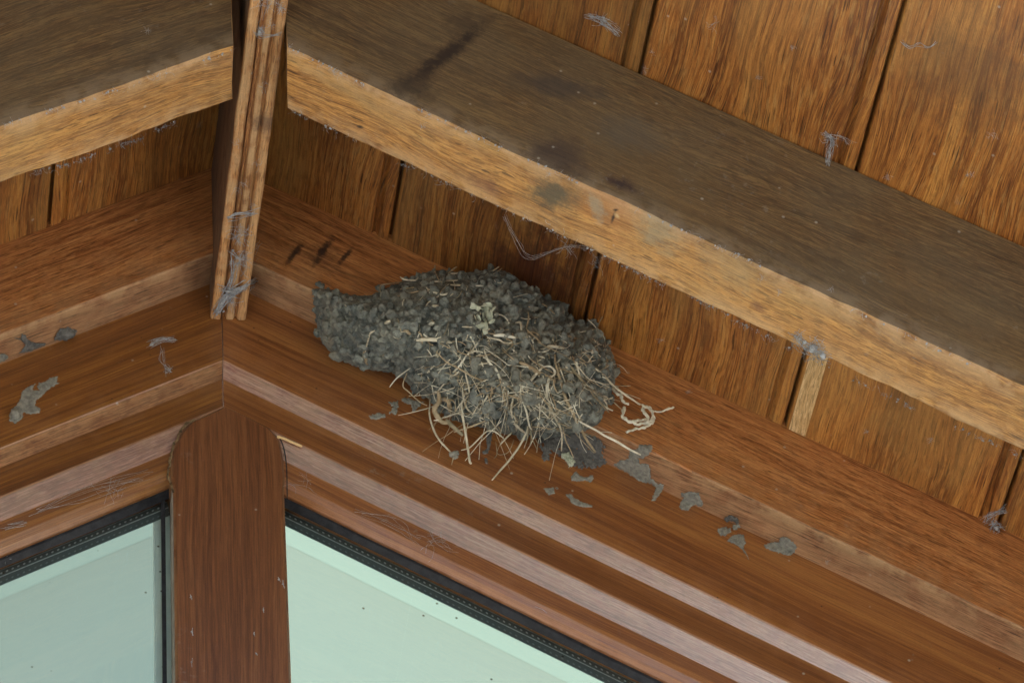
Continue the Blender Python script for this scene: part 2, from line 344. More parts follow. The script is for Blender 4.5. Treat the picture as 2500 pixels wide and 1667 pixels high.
def hedge_blocker(xa, xb, ztop, label, seed_):  # unseen, added to block sky from parts of the rails' reflections
    V = []; F = []; R_ = random.Random(seed_)
    for k in range(7000):
        f = R_.random(); x = R_.uniform(xa, xb); z = R_.uniform(GZ, ztop); y = -8.6
        if f < .7: y += R_.uniform(-.12, .12)
        else: z = ztop+R_.uniform(-.15, .15); y = R_.uniform(-9.6, -8.6)
        if R_.random() < .12: x = R_.choice((xa, xb))+R_.uniform(-.1, .1); y = R_.uniform(-9.6, -8.6); z = R_.uniform(GZ, ztop)
        q = Vector((R_.gauss(0, 1), R_.gauss(0, 1), R_.gauss(0, 1))).normalized(); e = q.orthogonal().normalized(); f_ = q.cross(e); c = Vector((x, y, z)); a = R_.uniform(.05, .1)
        b = len(V); V += [c-e*a, c+f_*a*.5, c+e*a, c-f_*a*.5]; F.append((b, b+1, b+2, b+3))
    root = empty('hedge_blocker', ((xa+xb)/2, -9.1, GZ)); root['kind'] = 'thing'; tag(root, label, 'hedge_blocker', 'added light blockers facing the gable')
    part_at(root, mesh_obj('blocker_foliage', V, F, plain('blocker_leaves', (.03, .06, .02), (.06, .11, .035), 3, .7, .1)))
    x0, x1, y0, y1, z0, z1 = xa+.05, xb-.05, -9.55, -8.65, GZ, ztop-.05
    V = [(a, b_, c) for a in (x0, x1) for b_ in (y0, y1) for c in (z0, z1)]
    part_at(root, mesh_obj('blocker_core', V, [(0, 1, 3, 2), (4, 6, 7, 5), (0, 4, 5, 1), (2, 3, 7, 6), (1, 5, 7, 3)], plain('blocker_inside', (.015, .022, .01), (.03, .04, .018), 6, .9, .5, .02)))
hedge_blocker(-7, -1.4, 2.6, 'added leafy light blocker left of the bright gap', 3)
hedge_blocker(2.4, 8, 3.6, 'added taller leafy light blocker right of the bright gap', 4)

# ------------------------------------------------------------------ roof: boarded soffit, covering
XE, YO, YI = 1.9, -.62, 3.2
roof = empty('roof_overhang', (0, 0, ZS)); roof['kind'] = 'thing'; tag(roof, 'overhanging gable roof lined underneath with brown varnished tongue and groove boards', 'roof')
gaps = {1: [.121, .2555, .393, .5345], -1: [.127, .265, .404]}
tintR = {1: [.42, .02, .52, .66, .48], -1: [.62, .30, .45, .5]}
for s in (1, -1):
    G = gaps[s][:]
    while G[-1] < XE-.14: G.append(G[-1]+.139)
    prof = [(0, 0)]; tn = []; segs = []
    V = []; F = []; UV = []; TN = []; WR = []
    x = .0; ys = list(np.linspace(YO, .03, 14))
    def addrow(pts, vo, tnt):
        b = len(V)
        for y in ys:
            for (xx, dz) in pts: V.append((s*xx, y, ZS+dz-xx*T)); WR.append(0)
        n = len(pts)
        for j in range(len(ys)-1):
            for i in range(n-1):
                f = (b+j*n+i, b+j*n+i+1, b+(j+1)*n+i+1, b+(j+1)*n+i)
                uvq = [(ys[j]+vo*7, pts[i][0]/CT+vo), (ys[j]+vo*7, pts[i+1][0]/CT+vo), (ys[j+1]+vo*7, pts[i+1][0]/CT+vo), (ys[j+1]+vo*7, pts[i][0]/CT+vo)]
                if s < 0: f = f[::-1]; uvq = uvq[::-1]
                F.append(f); UV.extend(uvq); TN.append(tnt[i] if hasattr(tnt, '__len__') else tnt)
    for i, gx in enumerate(G+[XE]):
        base = tintR[s][i] if i < len(tintR[s]) else random.uniform(.35, .6)
        bw = .0115; gw = .0028
        pts = [(x, .007), (x, .0008), (x+.0008, 0), (gx-bw-.0030, 0), (gx-bw-.0010, .0034), (gx-bw, .0034), (gx-bw+.0020, 0), (gx-gw-.0008, 0), (gx-gw, .0008), (gx-gw, .008), (gx+.0001, .008)]
        tt = [.2, base+.1, base, base-.12, base-.35, base-.1, base+.05, base, .1, -.2]
        addrow(pts, i*1.37+(0 if s > 0 else 40), tt)
        x = gx
    o = mesh_obj('soffit_lining', V, F, M['soffit'], None, UV, WR, TN); part_at(roof, o)
    o['label'] = 'boards of the right-hand slope' if s > 0 else 'boards of the left-hand slope'
# a pale unstained strip of tongue on one board (right slope)
ps = [(.3945, -.0004), (.4055, -.0004)]
V = [(a, y, ZS+b-a*T) for y in (-.24, -.031) for a, b in ps]
M['sap'] = wood('sapwood_strip', (.52, .32, .12), (.72, .50, .23), (.82, .62, .33), pore=.2, rough=.6, seed=3, specks=.2, tints=0)
o = mesh_obj('sapwood_strip', V, [(0, 1, 3, 2)], M['sap'], None, [(0, 0), (0, .011), (.26, .011), (.26, 0)], [0]*4, [.5]); part_at(roof, o)
o['label'] = 'pale yellow unstained edge of a soffit board'
for s in (1, -1):
    p = [(YO-.02, ZS+.02), (YO-.02, ZS+.10), (.045, ZS+.05), (.045, ZS+.02)]
    o = rake('roof_covering', p, 0, XE+.05, s, M['tile'], None, step=.2); part_at(roof, o)
    p = [(YO-.02, .045+.08), (YO-.045, .125), (YO-.045, .30), (YO-.02, .30)]
    o = rake('barge_board', p, 0, XE+.06, s, M['beamface'], None, step=.05); part_at(roof, o)

# ------------------------------------------------------------------ purlin-like verge beams
def beam(side, xe_in, xe_out, label, uo, tn):
    r = .0022
    prof = [(YB0, ZS-.002), (YB0, .12), (YB0, ZB+.022), (YB0, ZB+r), (YB0+r, ZB), (YB0+.016, ZB+.0006), (YB1-.016, ZB+.0004), (YB1-r, ZB), (YB1, ZB+r), (YB1, ZS-.002)]
    ed = [0, .6, .6, 1.3, 1.3, .8, .8, 1.6, 1.6, 0]
    wr = [0, 0, 0, 1, 1, .1, .1, .9, .5, 0]
    n = int((XE-.02)/.006); V = []; 
    st = list(np.linspace(0, 1, n))
    P = prof if side > 0 else prof[::-1]; E_ = ed if side > 0 else ed[::-1]; Wr = wr if side > 0 else wr[::-1]
    def place(k, y, z):
        x0 = xe_out+(xe_in-xe_out)*(y-YB0)/(YB1-YB0); x = x0+(XE-.02-x0)*k
        return (side*x, y, z-x*T)
    o = extrude('beam', P, st, place, M['beam'], None, rough=.0011, wear=Wr, edgey=E_, seed=uo*3, smooth=False)
    o.name = 'verge_beam'; o.data.name = 'verge_beam'
    # rescale u to metres, move the outer face onto the weathered material
    me = o.data; me.materials.append(M['beamface']); uvl = me.uv_layers[0].data
    for p in me.polygons:
        for li in p.loop_indices:
            uvl[li].uv[0] = uvl[li].uv[0]*XE/CT+uo; uvl[li].uv[1] += uo*.37
        k = p.index % len(P)
        if p.index < (n-1)*len(P) and (k if side > 0 else len(P)-2-k) in (0, 1, 2): p.material_index = 1
    a = me.attributes['tint'].data
    for p in me.polygons: a[p.index].value = tn if abs(p.normal.x) < .9 else .1
    tag(o, label, 'beam', 'verge beams hung below the soffit'); return o
beam(1, .0228, .0175, 'long thick timber beam running to the right above the nest with dark stains on its face', 0., .5)
beam(-1, .0148, .0190, 'short length of timber beam in the top left corner, left of the ridge moulding', 4.4, .42)

# ------------------------------------------------------------------ ridge board with ribbed foot
w_ = XR1-XR0
rp = [(0, .12), (0, .0022), (.02, .0006), (.05, 0), (.25, 0), (.29, .0012), (.31, .0032), (.335, .0012), (.37, .0034), (.43, .0034), (.455, .0006), (.49, 0), (.62, 0), (.655, .0012), (.68, .0036), (.73, .0036), (.76, .0008), (.80, 0), (.95, 0), (.985, .0008), (1, .0026), (1, .12)]
prof = [(XR0+a*w_, ZR+b) for a, b in rp][::-1]
tn = [.4, .4, .45, .5, .55, .6, .55, .35, .35, .4, .45, .6, .6, .5, .35, .35, .4, .6, .55, .55, .4, .3]
wr = [0, .3, 1, .4, .6, .4, 0, 0, .4, 1, 1, .4, 0, 0, 0, .2, .6, .8, .9, 1, .3, 0]
ys = list(np.linspace(-.60, -.0005, 160))
ridge = extrude('ridge_board', prof, ys, lambda s_, a, b: (a, s_, b), M['ridge'], None, rough=.0005, tint=tn, wear=wr, seed=3)
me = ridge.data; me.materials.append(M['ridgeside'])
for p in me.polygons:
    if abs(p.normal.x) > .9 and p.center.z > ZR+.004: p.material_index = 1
tag(ridge, 'narrow ridge board with ribbed underside coming forward from the wall, hung with cobwebs', 'ridge board')

# ------------------------------------------------------------------ frieze boards under the soffit
for s, lb, tnn in ((1, 'wide frieze board behind the nest, running down to the right', .52), (-1, 'short frieze board left of the ridge board', .40)):
    z0 = ZF; r = .0012
    prof = [(YF, ZS+.012), (YF, ZS-.03), (YF, z0+r), (YF+r, z0), (YF+.012, z0+.0005), (.004, z0), (.004, ZS+.012)]
    fo = rake('frieze_board', prof, 0.0005, XE-.05, s, M['frieze'], step=.008, rough=.0006, uoff=2+s, voff=s*.9, edgey=[0, .3, 1, 1.6, .6, .3, 0], wear=[0, 0, .3, 1, .3, .3, 0], seed=s*7)
    me = fo.data; me.materials.append(M['bare'])
    for p in me.polygons:
        if p.normal.z < -.5: p.material_index = 1
    a = me.attributes['tint'].data
    for p in me.polygons: a[p.index].value = tnn
    tag(fo, lb, 'board', 'frieze boards along the top of the wall')

# ------------------------------------------------------------------ window: rails, mullion, glass
win = empty('gable_window', (0, 0, 0)); win['kind'] = 'thing'; tag(win, 'large varnished timber gable window with double glazed panes under the soffit', 'window')
WX = 1.25
for s in (1, -1):
    A = [(.03, .10), (0, .10), (0, .05), (0, .0088), (.0008, .0078)]
    c1 = [(.0055, -.0048)]
    B = [(.0056, -.0070), (.0055, -.020), (.0055, -.0310), (.0062, -.0322)]
    c2 = [(.0122, -.0485)]
    Bd = [(.0124, -.0505), (.0136, -.064), (.0150, -.0705), (.0190, -.0735), (.030, -.0740)]; BK = .046
    prof = A+c1+B+c2+Bd+[(BK, -.074), (BK, .10)]
    n = len(prof)
    # tint per segment (from point i to i+1)
    base = .5
    tn = [base]*n
    for i in range(n): 
        z = prof[i][1]
        if -.0048 >= z > -.03: tn[i] = .30
        if z < -.048: tn[i] = .62 if s > 0 else .60
    wr = [0, 0, 0, .2, .3, .1, .2, 0, .1, .25, .05, .05, .1, .2, .4, .2, 0, 0]
    wr = (wr+[0]*n)[:n]
    ro = rake('head_rail', prof, .00025, WX, s, M['varnish'] if s > 0 else M['varnish_warm'], step=.01, rough=.0004, tint=tn, wear=wr, uoff=5+s, voff=s*.4, seed=s*5+20,
              edgey=[0, 0, .2, .3, .15, .15, .3, .3, .3, .15, .15, .3, .5, .4, .4, .3, 0, 0][:n]+[0]*max(0, n-18))
    me = ro.data; me.materials.append(M['sky_sheen']); me.materials.append(M['dull'])
    for p in me.polygons:
        c = p.center; zo = c.z+abs(c.x)*T
        if -.0046 < zo < .0075 and c.y < .006: p.material_index = 1 if s > 0 else 2
        if -.0485 < zo < -.0325 and c.y < .0125: p.material_index = 1
    a = me.attributes['tint'].data
    part_at(win, ro); ro['label'] = 'right sloping head rail with painted whitish sheen on its mouldings' if s > 0 else 'left sloping head rail in warmer brown'
    # black gasket lip and spacer bar inside the glazing
    o = rake('gasket', [(.0215, -.0722), (.0215, -.0760), (.0258, -.0793), (.0258, -.072)], .036, WX-.03, s, M['rubber'], step=.02, rough=.0006, seed=s); part_at(win, o)

def box2(name, a, b, mat):
    (x0, y0, z0), (x1, y1, z1) = a, b
    V = [(x0, y0, z0), (x1, y0, z0), (x1, y1, z0), (x0, y1, z0), (x0, y0, z1), (x1, y0, z1), (x1, y1, z1), (x0, y1, z1)]
    return mesh_obj(name, V, [(0, 3, 2, 1), (4, 5, 6, 7), (0, 1, 5, 4), (1, 2, 6, 5), (2, 3, 7, 6), (3, 0, 4, 7)], mat)
# spacer bar material: dark band, a pale line and two rows of pin holes
def spacer_mat(side):
    g = NG('spacer_bar'); tc = g.n('ShaderNodeTexCoord'); sp = g.n('ShaderNodeSeparateXYZ'); g.l(tc.outputs['UV'], sp.inputs[0])
    u, v = sp.outputs[0], sp.outputs[1]
    vv = v if side > 0 else g.math('SUBTRACT', .0338, v)
    def row(v0):
        du = g.math('MULTIPLY', g.math('SUBTRACT', g.math('FRACT', g.math('DIVIDE', u, .0038)), .5), .0038)
        dv = g.math('SUBTRACT', vv, v0)
        return g.ramp(g.math('SQRT', g.math('ADD', g.math('MULTIPLY', du, du), g.math('MULTIPLY', dv, dv))), .0006, .0010, 1, 0)
    line = lambda v0, w: g.ramp(g.math('ABSOLUTE', g.math('SUBTRACT', vv, v0)), w*.5, w, 1, 0)
    n1 = g.noise(tc.outputs['Object'], 300, 3, .6)
    m = g.math('MAXIMUM', g.math('MAXIMUM', row(.0062), g.math('MULTIPLY', row(.0138), .25)), g.math('MAXIMUM', g.math('MULTIPLY', line(.0034, .0006), .5), g.math('MULTIPLY', line(.0092, .0007), .85)))
    m = g.math('MULTIPLY', m, g.ramp(n1, .3, .6, .6, 1.))
    g.l(g.mix(m, (.065, .092, .108), (.45, .52, .56)), g.b.inputs['Base Color']); g.b.inputs['Roughness'].default_value = .5; return g.m
SPM = {1: spacer_mat(1), -1: spacer_mat(-1)}
def glass_mat():
    g = NG('window_glass'); g.t.nodes.remove(g.b)
    tr = g.n('ShaderNodeBsdfTransparent'); gl = g.n('ShaderNodeBsdfGlossy'); gl.inputs['Roughness'].default_value = .02
    tc = g.n('ShaderNodeTexCoord')
    n1 = g.noise(tc.outputs['Object'], 7, 2, .5)
    g.l(g.mix(n1, (.90, .96, .88), (.93, .97, .91)), tr.inputs[0])
    df = g.n('ShaderNodeBsdfDiffuse'); df.inputs[0].default_value = (.12, .11, .07, 1)
    vo = g.n('ShaderNodeTexVoronoi'); g.l(tc.outputs['Object'], vo.inputs['Vector']); vo.inputs['Scale'].default_value = 95
    sp = g.n('ShaderNodeSeparateXYZ'); g.l(vo.outputs['Color'], sp.inputs[0])
    vo2 = g.n('ShaderNodeTexVoronoi'); g.l(tc.outputs['Object'], vo2.inputs['Vector']); vo2.inputs['Scale'].default_value = 210
    sp2 = g.n('ShaderNodeSeparateXYZ'); g.l(vo2.outputs['Color'], sp2.inputs[0])
    dm = g.math('MAXIMUM', g.math('MULTIPLY', g.ramp(vo.outputs['Distance'], .04, .12, .8, 0), g.ramp(sp.outputs[0], .70, .74)), g.math('MULTIPLY', g.ramp(vo2.outputs['Distance'], .08, .2, .55, 0), g.ramp(sp2.outputs[1], .90, .94)))
    fr = g.n('ShaderNodeFresnel'); fr.inputs[0].default_value = 1.6
    m1 = g.n('ShaderNodeMixShader'); g.l(fr.outputs[0], m1.inputs[0]); g.l(tr.outputs[0], m1.inputs[1]); g.l(gl.outputs[0], m1.inputs[2])
    m2 = g.n('ShaderNodeMixShader'); g.l(dm, m2.inputs[0]); g.l(m1.outputs[0], m2.inputs[1]); g.l(df.outputs[0], m2.inputs[2])
    g.l(m2.outputs[0], g.out.inputs[0]); return g.m
GLM = glass_mat()
ZSILL = -1.95; MX0, MX1 = -.0357, .0405
for s in (1, -1):
    xa = MX1-.004 if s > 0 else -MX0+.0005
    if s < 0: xa = -MX0-.004
    xb = WX-.02
    y = .026; top = -.070
    V = [(s*xa, y, top-xa*T), (s*xb, y, top-xb*T), (s*xb, y, ZSILL), (s*xa, y, ZSILL)]
    V += [(a, y+.004, c) for a, b, c in V]
    F = [(0, 1, 2, 3), (7, 6, 5, 4), (0, 4, 5, 1), (1, 5, 6, 2), (2, 6, 7, 3), (3, 7, 4, 0)]
    F = [(0, 1, 2, 3)]; 
    g_ = mesh_obj('glass_pane', V[:4], F if s < 0 else [f[::-1] for f in F], GLM); part_at(win, g_)
    g_['label'] = 'pane of glass right of the mullion' if s > 0 else 'pane of glass left of the mullion'
    # spacer: dark bar set behind the glass, following rail and mullion
    yy = .0335; z1 = -.0877
    sp_ = [(yy, z1+.0165), (yy, z1), (yy+.0008, z1), (yy+.0008, z1+.0165)]
    o = rake('spacer_bar', sp_[::-1] if False else sp_, xa, xb, s, SPM[s], step=.03); o.parent = g_
    if True:
        x_a, x_b = (xa-.001, xa+.006) if s > 0 else (xa-.001, xa+.0150)
        zt = z1-x_a*T; V = [(s*x_a, yy+.0006, zt), (s*x_b, yy+.0006, zt-.003), (s*x_b, yy+.0006, ZSILL), (s*x_a, yy+.0006, ZSILL), (s*x_b, yy+.012, zt-.003), (s*x_b, yy+.012, ZSILL)]
        F = [(0, 1, 2, 3), (1, 4, 5, 2)]
        o = mesh_obj('side_spacer', V, F, plain('grey_sealant' if s < 0 else 'black_sealant', (.50, .60, .62) if s < 0 else (.02, .02, .02), (.58, .68, .68) if s < 0 else (.04, .04, .04), 60, .5, .2)); o.parent = g_
# black sealant line between left pane and mullion
o = mesh_obj('gasket', [(MX0-.0068, .0252, -.097), (MX0-.0040, .0252, -.097), (MX0-.0040, .0252, ZSILL), (MX0-.0068, .0252, ZSILL), (MX0-.0068, .0275, -.097), (MX0-.0068, .0275, ZSILL)], [(0, 3, 2, 1), (0, 4, 5, 3)], M['rubber']); part_at(win, o)

o = box2('sealant', (MX0-.0006, .0075, ZSILL), (MX0-.0001, .0255, -.088), plain('old_sealant', (.20, .18, .14), (.32, .30, .25), 90, .7, .3)); part_at(win, o)
# mullion with a shouldered head
def onpl(px, py, y):
    d = ray(px, py); return CAM+d*((y-CAM[1])/d[1])
yM = .0040
head = [(424, 1190), (417, 1156), (419, 1120), (425, 1087), (441, 1053), (466, 1025), (500, 1010), (530, 996), (545, 989), (556, 990), (575, 998), (631, 1026), (660, 1041), (681, 1064), (688, 1090), (693, 1124), (696, 1160), (697, 1200)]
HP = [onpl(x, y, yM) for x, y in head]
HP[0][0] = MX0; HP[-1][0] = MX1
out = [(p[0], p[2]) for p in HP]
loop = [(MX0, ZSILL)]+[(MX0, z) for z in np.linspace(-1.9, out[0][1]-.01, 40)]+out+[(MX1, z) for z in np.linspace(out[-1][1]-.01, -1.9, 40)]+[(MX1, ZSILL)]
n = len(loop); V = []; UV = []; F = []
cxm = (MX0+MX1)/2
def inset(p, d):
    x, z = p; dx = cxm-x; 
    return (x+np.sign(dx)*min(d, abs(dx)), z-(d if z > -.1 else 0))
for p in loop: V.append((p[0], .055, p[1]))
for p in loop: V.append((p[0], yM+.0022, p[1]))
for p in loop: q = inset(p, .0018); V.append((q[0], yM, q[1]))
for r in range(2):
    for i in range(n-1):
        f = (r*n+i, r*n+i+1, (r+1)*n+i+1, (r+1)*n+i)
        F.append(f); UV += [(V[k][2], V[k][0]+V[k][1]) for k in f]
f = tuple(2*n+i for i in range(n))[::1]; F.append(f); UV += [(V[k][2], V[k][0]) for k in f]
mo = mesh_obj('mullion', V, F, M['mullion'], None, UV, [0]*n+[.35]*n+[0]*n, [.45]*len(F)); part_at(win, mo)
import bmesh
bm = bmesh.new(); bm.from_mesh(mo.data); bmesh.ops.recalc_face_normals(bm, faces=bm.faces[:]); bm.to_mesh(mo.data); bm.free()
# cracked filler round the shoulder
pth = [onpl(x, y, yM-.0004) for x, y in [(424, 1200), (414, 1170), (411, 1150), (417, 1115), (425, 1085), (441, 1050), (458, 1032), (475, 1026)]]
P = smooth_path(pth, 8); P = [p+Vector(mn.noise_vector(p*260))*.0012 for p in P]
V, F = tube_mesh([(P, [.0006+.0012*abs(mn.noise(p*300)) for p in P])], 6)
o = mesh_obj('filler', V, F, M['caulk'], None); part_at(win, o); o['label'] = 'cracked brown filler round the shoulder of the mullion'
pth = [onpl(x, y, yM+.0004) for x, y in [(676, 1066), (692, 1070), (710, 1078), (738, 1090)]]
P = smooth_path(pth, 5); V, F = tube_mesh([(P, [.0007, .0010, .0012]+[.0009]*(len(P)-4)+[.0003])], 6)
o = mesh_obj('splinter', V, F, M['sap']); part_at(win, o); o['label'] = 'pale splinter of bare wood'
pth = [onpl(x, y, yM+.0009) for x, y in [(681, 1066), (690, 1085), (696, 1110), (700, 1150), (701, 1220)]]
P = smooth_path(pth, 6); V, F = tube_mesh([(P, .0004)], 5)
o = mesh_obj('filler', V, F, M['rubber']); part_at(win, o)
# jambs and sill (outside the picture)
def box(name, a, b, mat, parent=None):
    (x0, y0, z0), (x1, y1, z1) = a, b
    V = [(x0, y0, z0), (x1, y0, z0), (x1, y1, z0), (x0, y1, z0), (x0, y0, z1), (x1, y0, z1), (x1, y1, z1), (x0, y1, z1)]
    F = [(0, 3, 2, 1), (4, 5, 6, 7), (0, 1, 5, 4), (1, 2, 6, 5), (2, 3, 7, 6), (3, 0, 4, 7)]
    uv = []
    for f in F: uv += [(V[k][2], V[k][0]+V[k][1]) for k in f]
    return mesh_obj(name, V, F, mat, parent, uv, [0]*8, [.5]*6)
for s in (1, -1):
    x0, x1 = sorted((s*(WX-.06), s*(WX+.02)))
    part_at(win, box('jamb', (x0, .002, ZSILL), (x1, .068, .08-WX*T), M['mullion']))
part_at(win, box('sill', (-WX-.08, -.06, ZSILL-.06), (WX+.08, .08, ZSILL-.0005), M['mullion']))

# ------------------------------------------------------------------ walls and the room behind the glass
wl = empty('gable_wall', (0, .1, GZ)); tag(wl, 'pale rendered gable wall around and below the window', 'wall', kind='structure')
part_at(wl, box('render', (-XE+.15, .012, GZ), (XE-.15, .25, ZSILL-.061), M['render']))
for s in (1, -1):
    xs_ = [WX+.021, XE-.15]; V = []
    for y in (.012, .25):
        for x in xs_: V += [(s*x, y, ZSILL-.061), (s*x, y, ZS+.02-x*T)]
    F = [(0, 2, 3, 1), (4, 5, 7, 6), (0, 1, 5, 4), (2, 6, 7, 3)]
    o = mesh_obj('render', V, F, M['render']); part_at(wl, o)
    o = rake('head_packing', [(.006, .1005), (.006, .19), (.045, .19), (.045, .1005)], .0, WX, s, M['reveal'], step=.3); part_at(wl, o)
    o = mesh_obj('side_wall', [(s*1.76, .25, GZ), (s*1.76, YI, GZ), (s*1.76, YI, -1.9), (s*1.76, .25, -1.9)], [(0, 1, 2, 3)], M['render']); part_at(wl, o)
rm = empty('room_ceiling', (0, .5, 0)); tag(rm, kind='structure')
for s in (1, -1):
    o = rake('panel_edge', [(.0462, -.0715), (.069, -.0715)], 0, XE, s, M['edge'], step=.3, closed=False); part_at(rm, o)
    o = rake('ceiling', [(.069, -.0712), (YI, -.0712)], 0, XE, s, M['ceiling_panel'], step=.2, closed=False); part_at(rm, o)

# ------------------------------------------------------------------ the mud nest
A_ = lambda pts, k, ox, oy: [(ox+x/k, oy+y/k) for x, y in pts]
OUT = A_([(150, 250), (200, 246), (270, 258), (350, 284), (430, 292), (500, 284), (540, 262), (640, 222), (720, 186), (820, 148), (900, 148), (1000, 165), (1100, 152), (1180, 134), (1280, 162), (1350, 215), (1440, 258), (1490, 315), (1590, 325), (1610, 400), (1680, 445), (1740, 440), (1800, 490), (1850, 580), (1875, 640), (1895, 720), (1880, 790), (1850, 880), (1815, 960), (1790, 1020), (1700, 1060), (1600, 1085), (1500, 1100), (1400, 1085), (1250, 1075), (1160, 1045), (1060, 1030), (960, 990), (880, 940), (790, 850), (720, 810), (660, 750), (600, 722), (500, 712), (400, 690), (280, 640), (210, 560), (175, 470), (168, 350)], 2.352, 700, 600)
OA = np.array(OUT)
def poly_dist(X, Y, P):
    """inside mask and distance to the outline"""
    ins = np.zeros(X.shape, bool); D = np.full(X.shape, 1e9); n = len(P)
    for i in range(n):
        x0, y0 = P[i]; x1, y1 = P[(i+1) % n]
        c = ((y0 > Y) != (y1 > Y)); xi = (x1-x0)*(Y-y0)/((y1-y0) if y1 != y0 else 1e-9)+x0
        ins ^= (c & (X < xi))
        ex, ey = x1-x0, y1-y0; t = np.clip(((X-x0)*ex+(Y-y0)*ey)/(ex*ex+ey*ey), 0, 1)
        D = np.minimum(D, np.hypot(X-x0-t*ex, Y-y0-t*ey))
    return ins, D
def bulge(x, y):
    ins, D = poly_dist(np.array([[x]], float), np.array([[y]], float), OA)
    d = D[0, 0] if ins[0, 0] else 0.
    k = min(d/125., 1.); h = .078*math.sqrt(max(0, 1-(1-k)**2))
    # the lower right is a looser heap that lies closer to the frame
    h *= .62+.38*min(1, max(0, (x-770)/150))
    g = 1/(1+math.exp(-((y-835)/38+(x-1150)/160))); h *= 1-.30*g
    # hollow of the entrance on the left
    h -= .018*math.exp(-(((x-838)*.95+(y-764)*.3)/50)**2-(((y-764)*.95-(x-838)*.3)/19)**2)*min(1, d/14.)
    h += (mn.noise(Vector((x*.03, y*.03, 1)))*.010+mn.noise(Vector((x*.011, y*.011, 5)))*.008+mn.noise(Vector((x*.07, y*.07, 9)))*.0045)*min(1, d/20)
    return max(h, -.004), d
STEP = 4.
gx = np.arange(750, 1525, STEP); gy = np.arange(645, 1075, STEP)
GX, GY = np.meshgrid(gx, gy); INS, DD = poly_dist(GX, GY, OA)
idx = -np.ones(GX.shape, int); V = []; UVp = []
Hh = np.zeros(GX.shape)
for j in range(GX.shape[0]):
    for i in range(GX.shape[1]):
        if INS[j, i] or DD[j, i] < STEP*1.5:
            h, d = bulge(GX[j, i], GY[j, i]); idx[j, i] = len(V); V.append(at(GX[j, i], GY[j, i], max(h-.0022, 0)+.0003 if INS[j, i] else -.001)); Hh[j, i] = h
F = []
for j in range(GX.shape[0]-1):
    for i in range(GX.shape[1]-1):
        q = (idx[j, i], idx[j+1, i], idx[j+1, i+1], idx[j, i+1])
        if min(q) >= 0: F.append(q)
nest = empty('mud_nest', tuple(at(1150, 850))); tag(nest, "bird's nest of grey mud pellets and straw stuck under the eaves against the window head", 'nest')
# pellets: one continuous crust
import itertools
def icos(sub):
    b = bmesh.new(); bmesh.ops.create_icosphere(b, subdivisions=sub, radius=1); v = np.array([x.co[:] for x in b.verts]); f = np.array([[y.index for y in x.verts] for x in b.faces]); b.free(); return v, f
IV, IF = icos(2)
def lumps(cents, sizes, seedn=0, IVF=None, squash=.75):
    iv, jf = IVF or (IV, IF); AV = []; AF = []; b = 0
    for c, r in zip(cents, sizes):
        q = rng.normal(size=4); q /= np.linalg.norm(q); Rm = np.array(Vector((1, 0, 0)) and Matrix(((1, 0, 0), (0, 1, 0), (0, 0, 1))))
        from mathutils import Quaternion
        Rm = np.array(Quaternion(q).to_matrix())
        sc = np.array([rng.uniform(.85, 1.35), rng.uniform(.8, 1.1), rng.uniform(squash-.1, squash+.15)])*r
        ph = rng.uniform(0, 50, 3)
        d = 1+.22*np.sin(iv[:, 0]*3.1+ph[0])*np.sin(iv[:, 1]*3.7+ph[1])+.16*np.sin(iv[:, 2]*6.3+ph[2]+iv[:, 0]*4)+.05*np.sin(iv[:, 1]*13+ph[1])*np.sin(iv[:, 0]*12+ph[0])
        AV.append((iv*d[:, None]*sc)@Rm.T+np.array(c)); AF.append(jf+b); b += len(iv)
    return np.vstack(AV), np.vstack(AF)
pts = []; cell = {}
def tryadd(x, y, r):
    k = (int(x//12), int(y//12))
    for a in (-1, 0, 1):
        for c in (-1, 0, 1):
            for (u, v, rr) in cell.get((k[0]+a, k[1]+c), []):
                if (u-x)**2+(v-y)**2 < (.92*(r+rr))**2: return
    cell.setdefault(k, []).append((x, y, r)); pts.append((x, y, r))
for _ in range(26000):
    x, y = random.uniform(752, 1515), random.uniform(648, 1072)
    ins, D = poly_dist(np.array([[x]]), np.array([[y]]), OA) if _ < 0 else (None, None)
    r = random.choice((5.5, 7, 8, 9, 10, 12, 13.5)); 
    if y > 850 and x > 1000: r = random.choice((4.5, 6, 8, 10, 13, 15))
    tryadd(x, y, r)
cs = []; rs = []; pale = []
for (x, y, r) in pts:
    ins, D = poly_dist(np.array([[x]]), np.array([[y]]), OA)
    if (not ins[0, 0] and D[0, 0] > random.uniform(-4, 9)): continue
    h, d = bulge(x, y); rm_ = r*.00029*random.uniform(.98, 1.3)
    cs.append(at(x, y, h+rm_*random.choice((random.uniform(-.5, .5), random.uniform(.2, 1.0))))); rs.append(rm_)
LV, LF = lumps(cs, rs)
nb = len(V); back = [np.array(v)+(np.array(v)-CAM)/2.7*.006 for v in V]      # the sheet gets a back so that it is solid
VV = np.vstack([np.array(V), np.array(back), LV]); FF = [tuple(f) for f in F]+[tuple(k+nb for k in f)[::-1] for f in F]+[tuple(f+2*nb) for f in LF]
from collections import Counter
ec = Counter(); 
for f in F:
    for a_, b_ in zip(f, f[1:]+f[:1]): ec[(a_, b_)] += 1
for (a_, b_) in list(ec):
    if (b_, a_) not in ec: FF.append((b_, a_, a_+nb, b_+nb))
crust = mesh_obj('mud_crust', VV, FF, M['mud'], None, smooth=True); part_at(nest, crust)
md = crust.modifiers.new('fuse', 'REMESH'); md.mode = 'VOXEL'; md.voxel_size = .00052; md.use_smooth_shade = True
tx = bpy.data.textures.new('mud_grain', 'CLOUDS'); tx.noise_scale = .0034; tx.noise_depth = 3
md = crust.modifiers.new('grain', 'DISPLACE'); md.texture = tx; md.strength = .0027; md.mid_level = .5; md.texture_coords = 'GLOBAL'
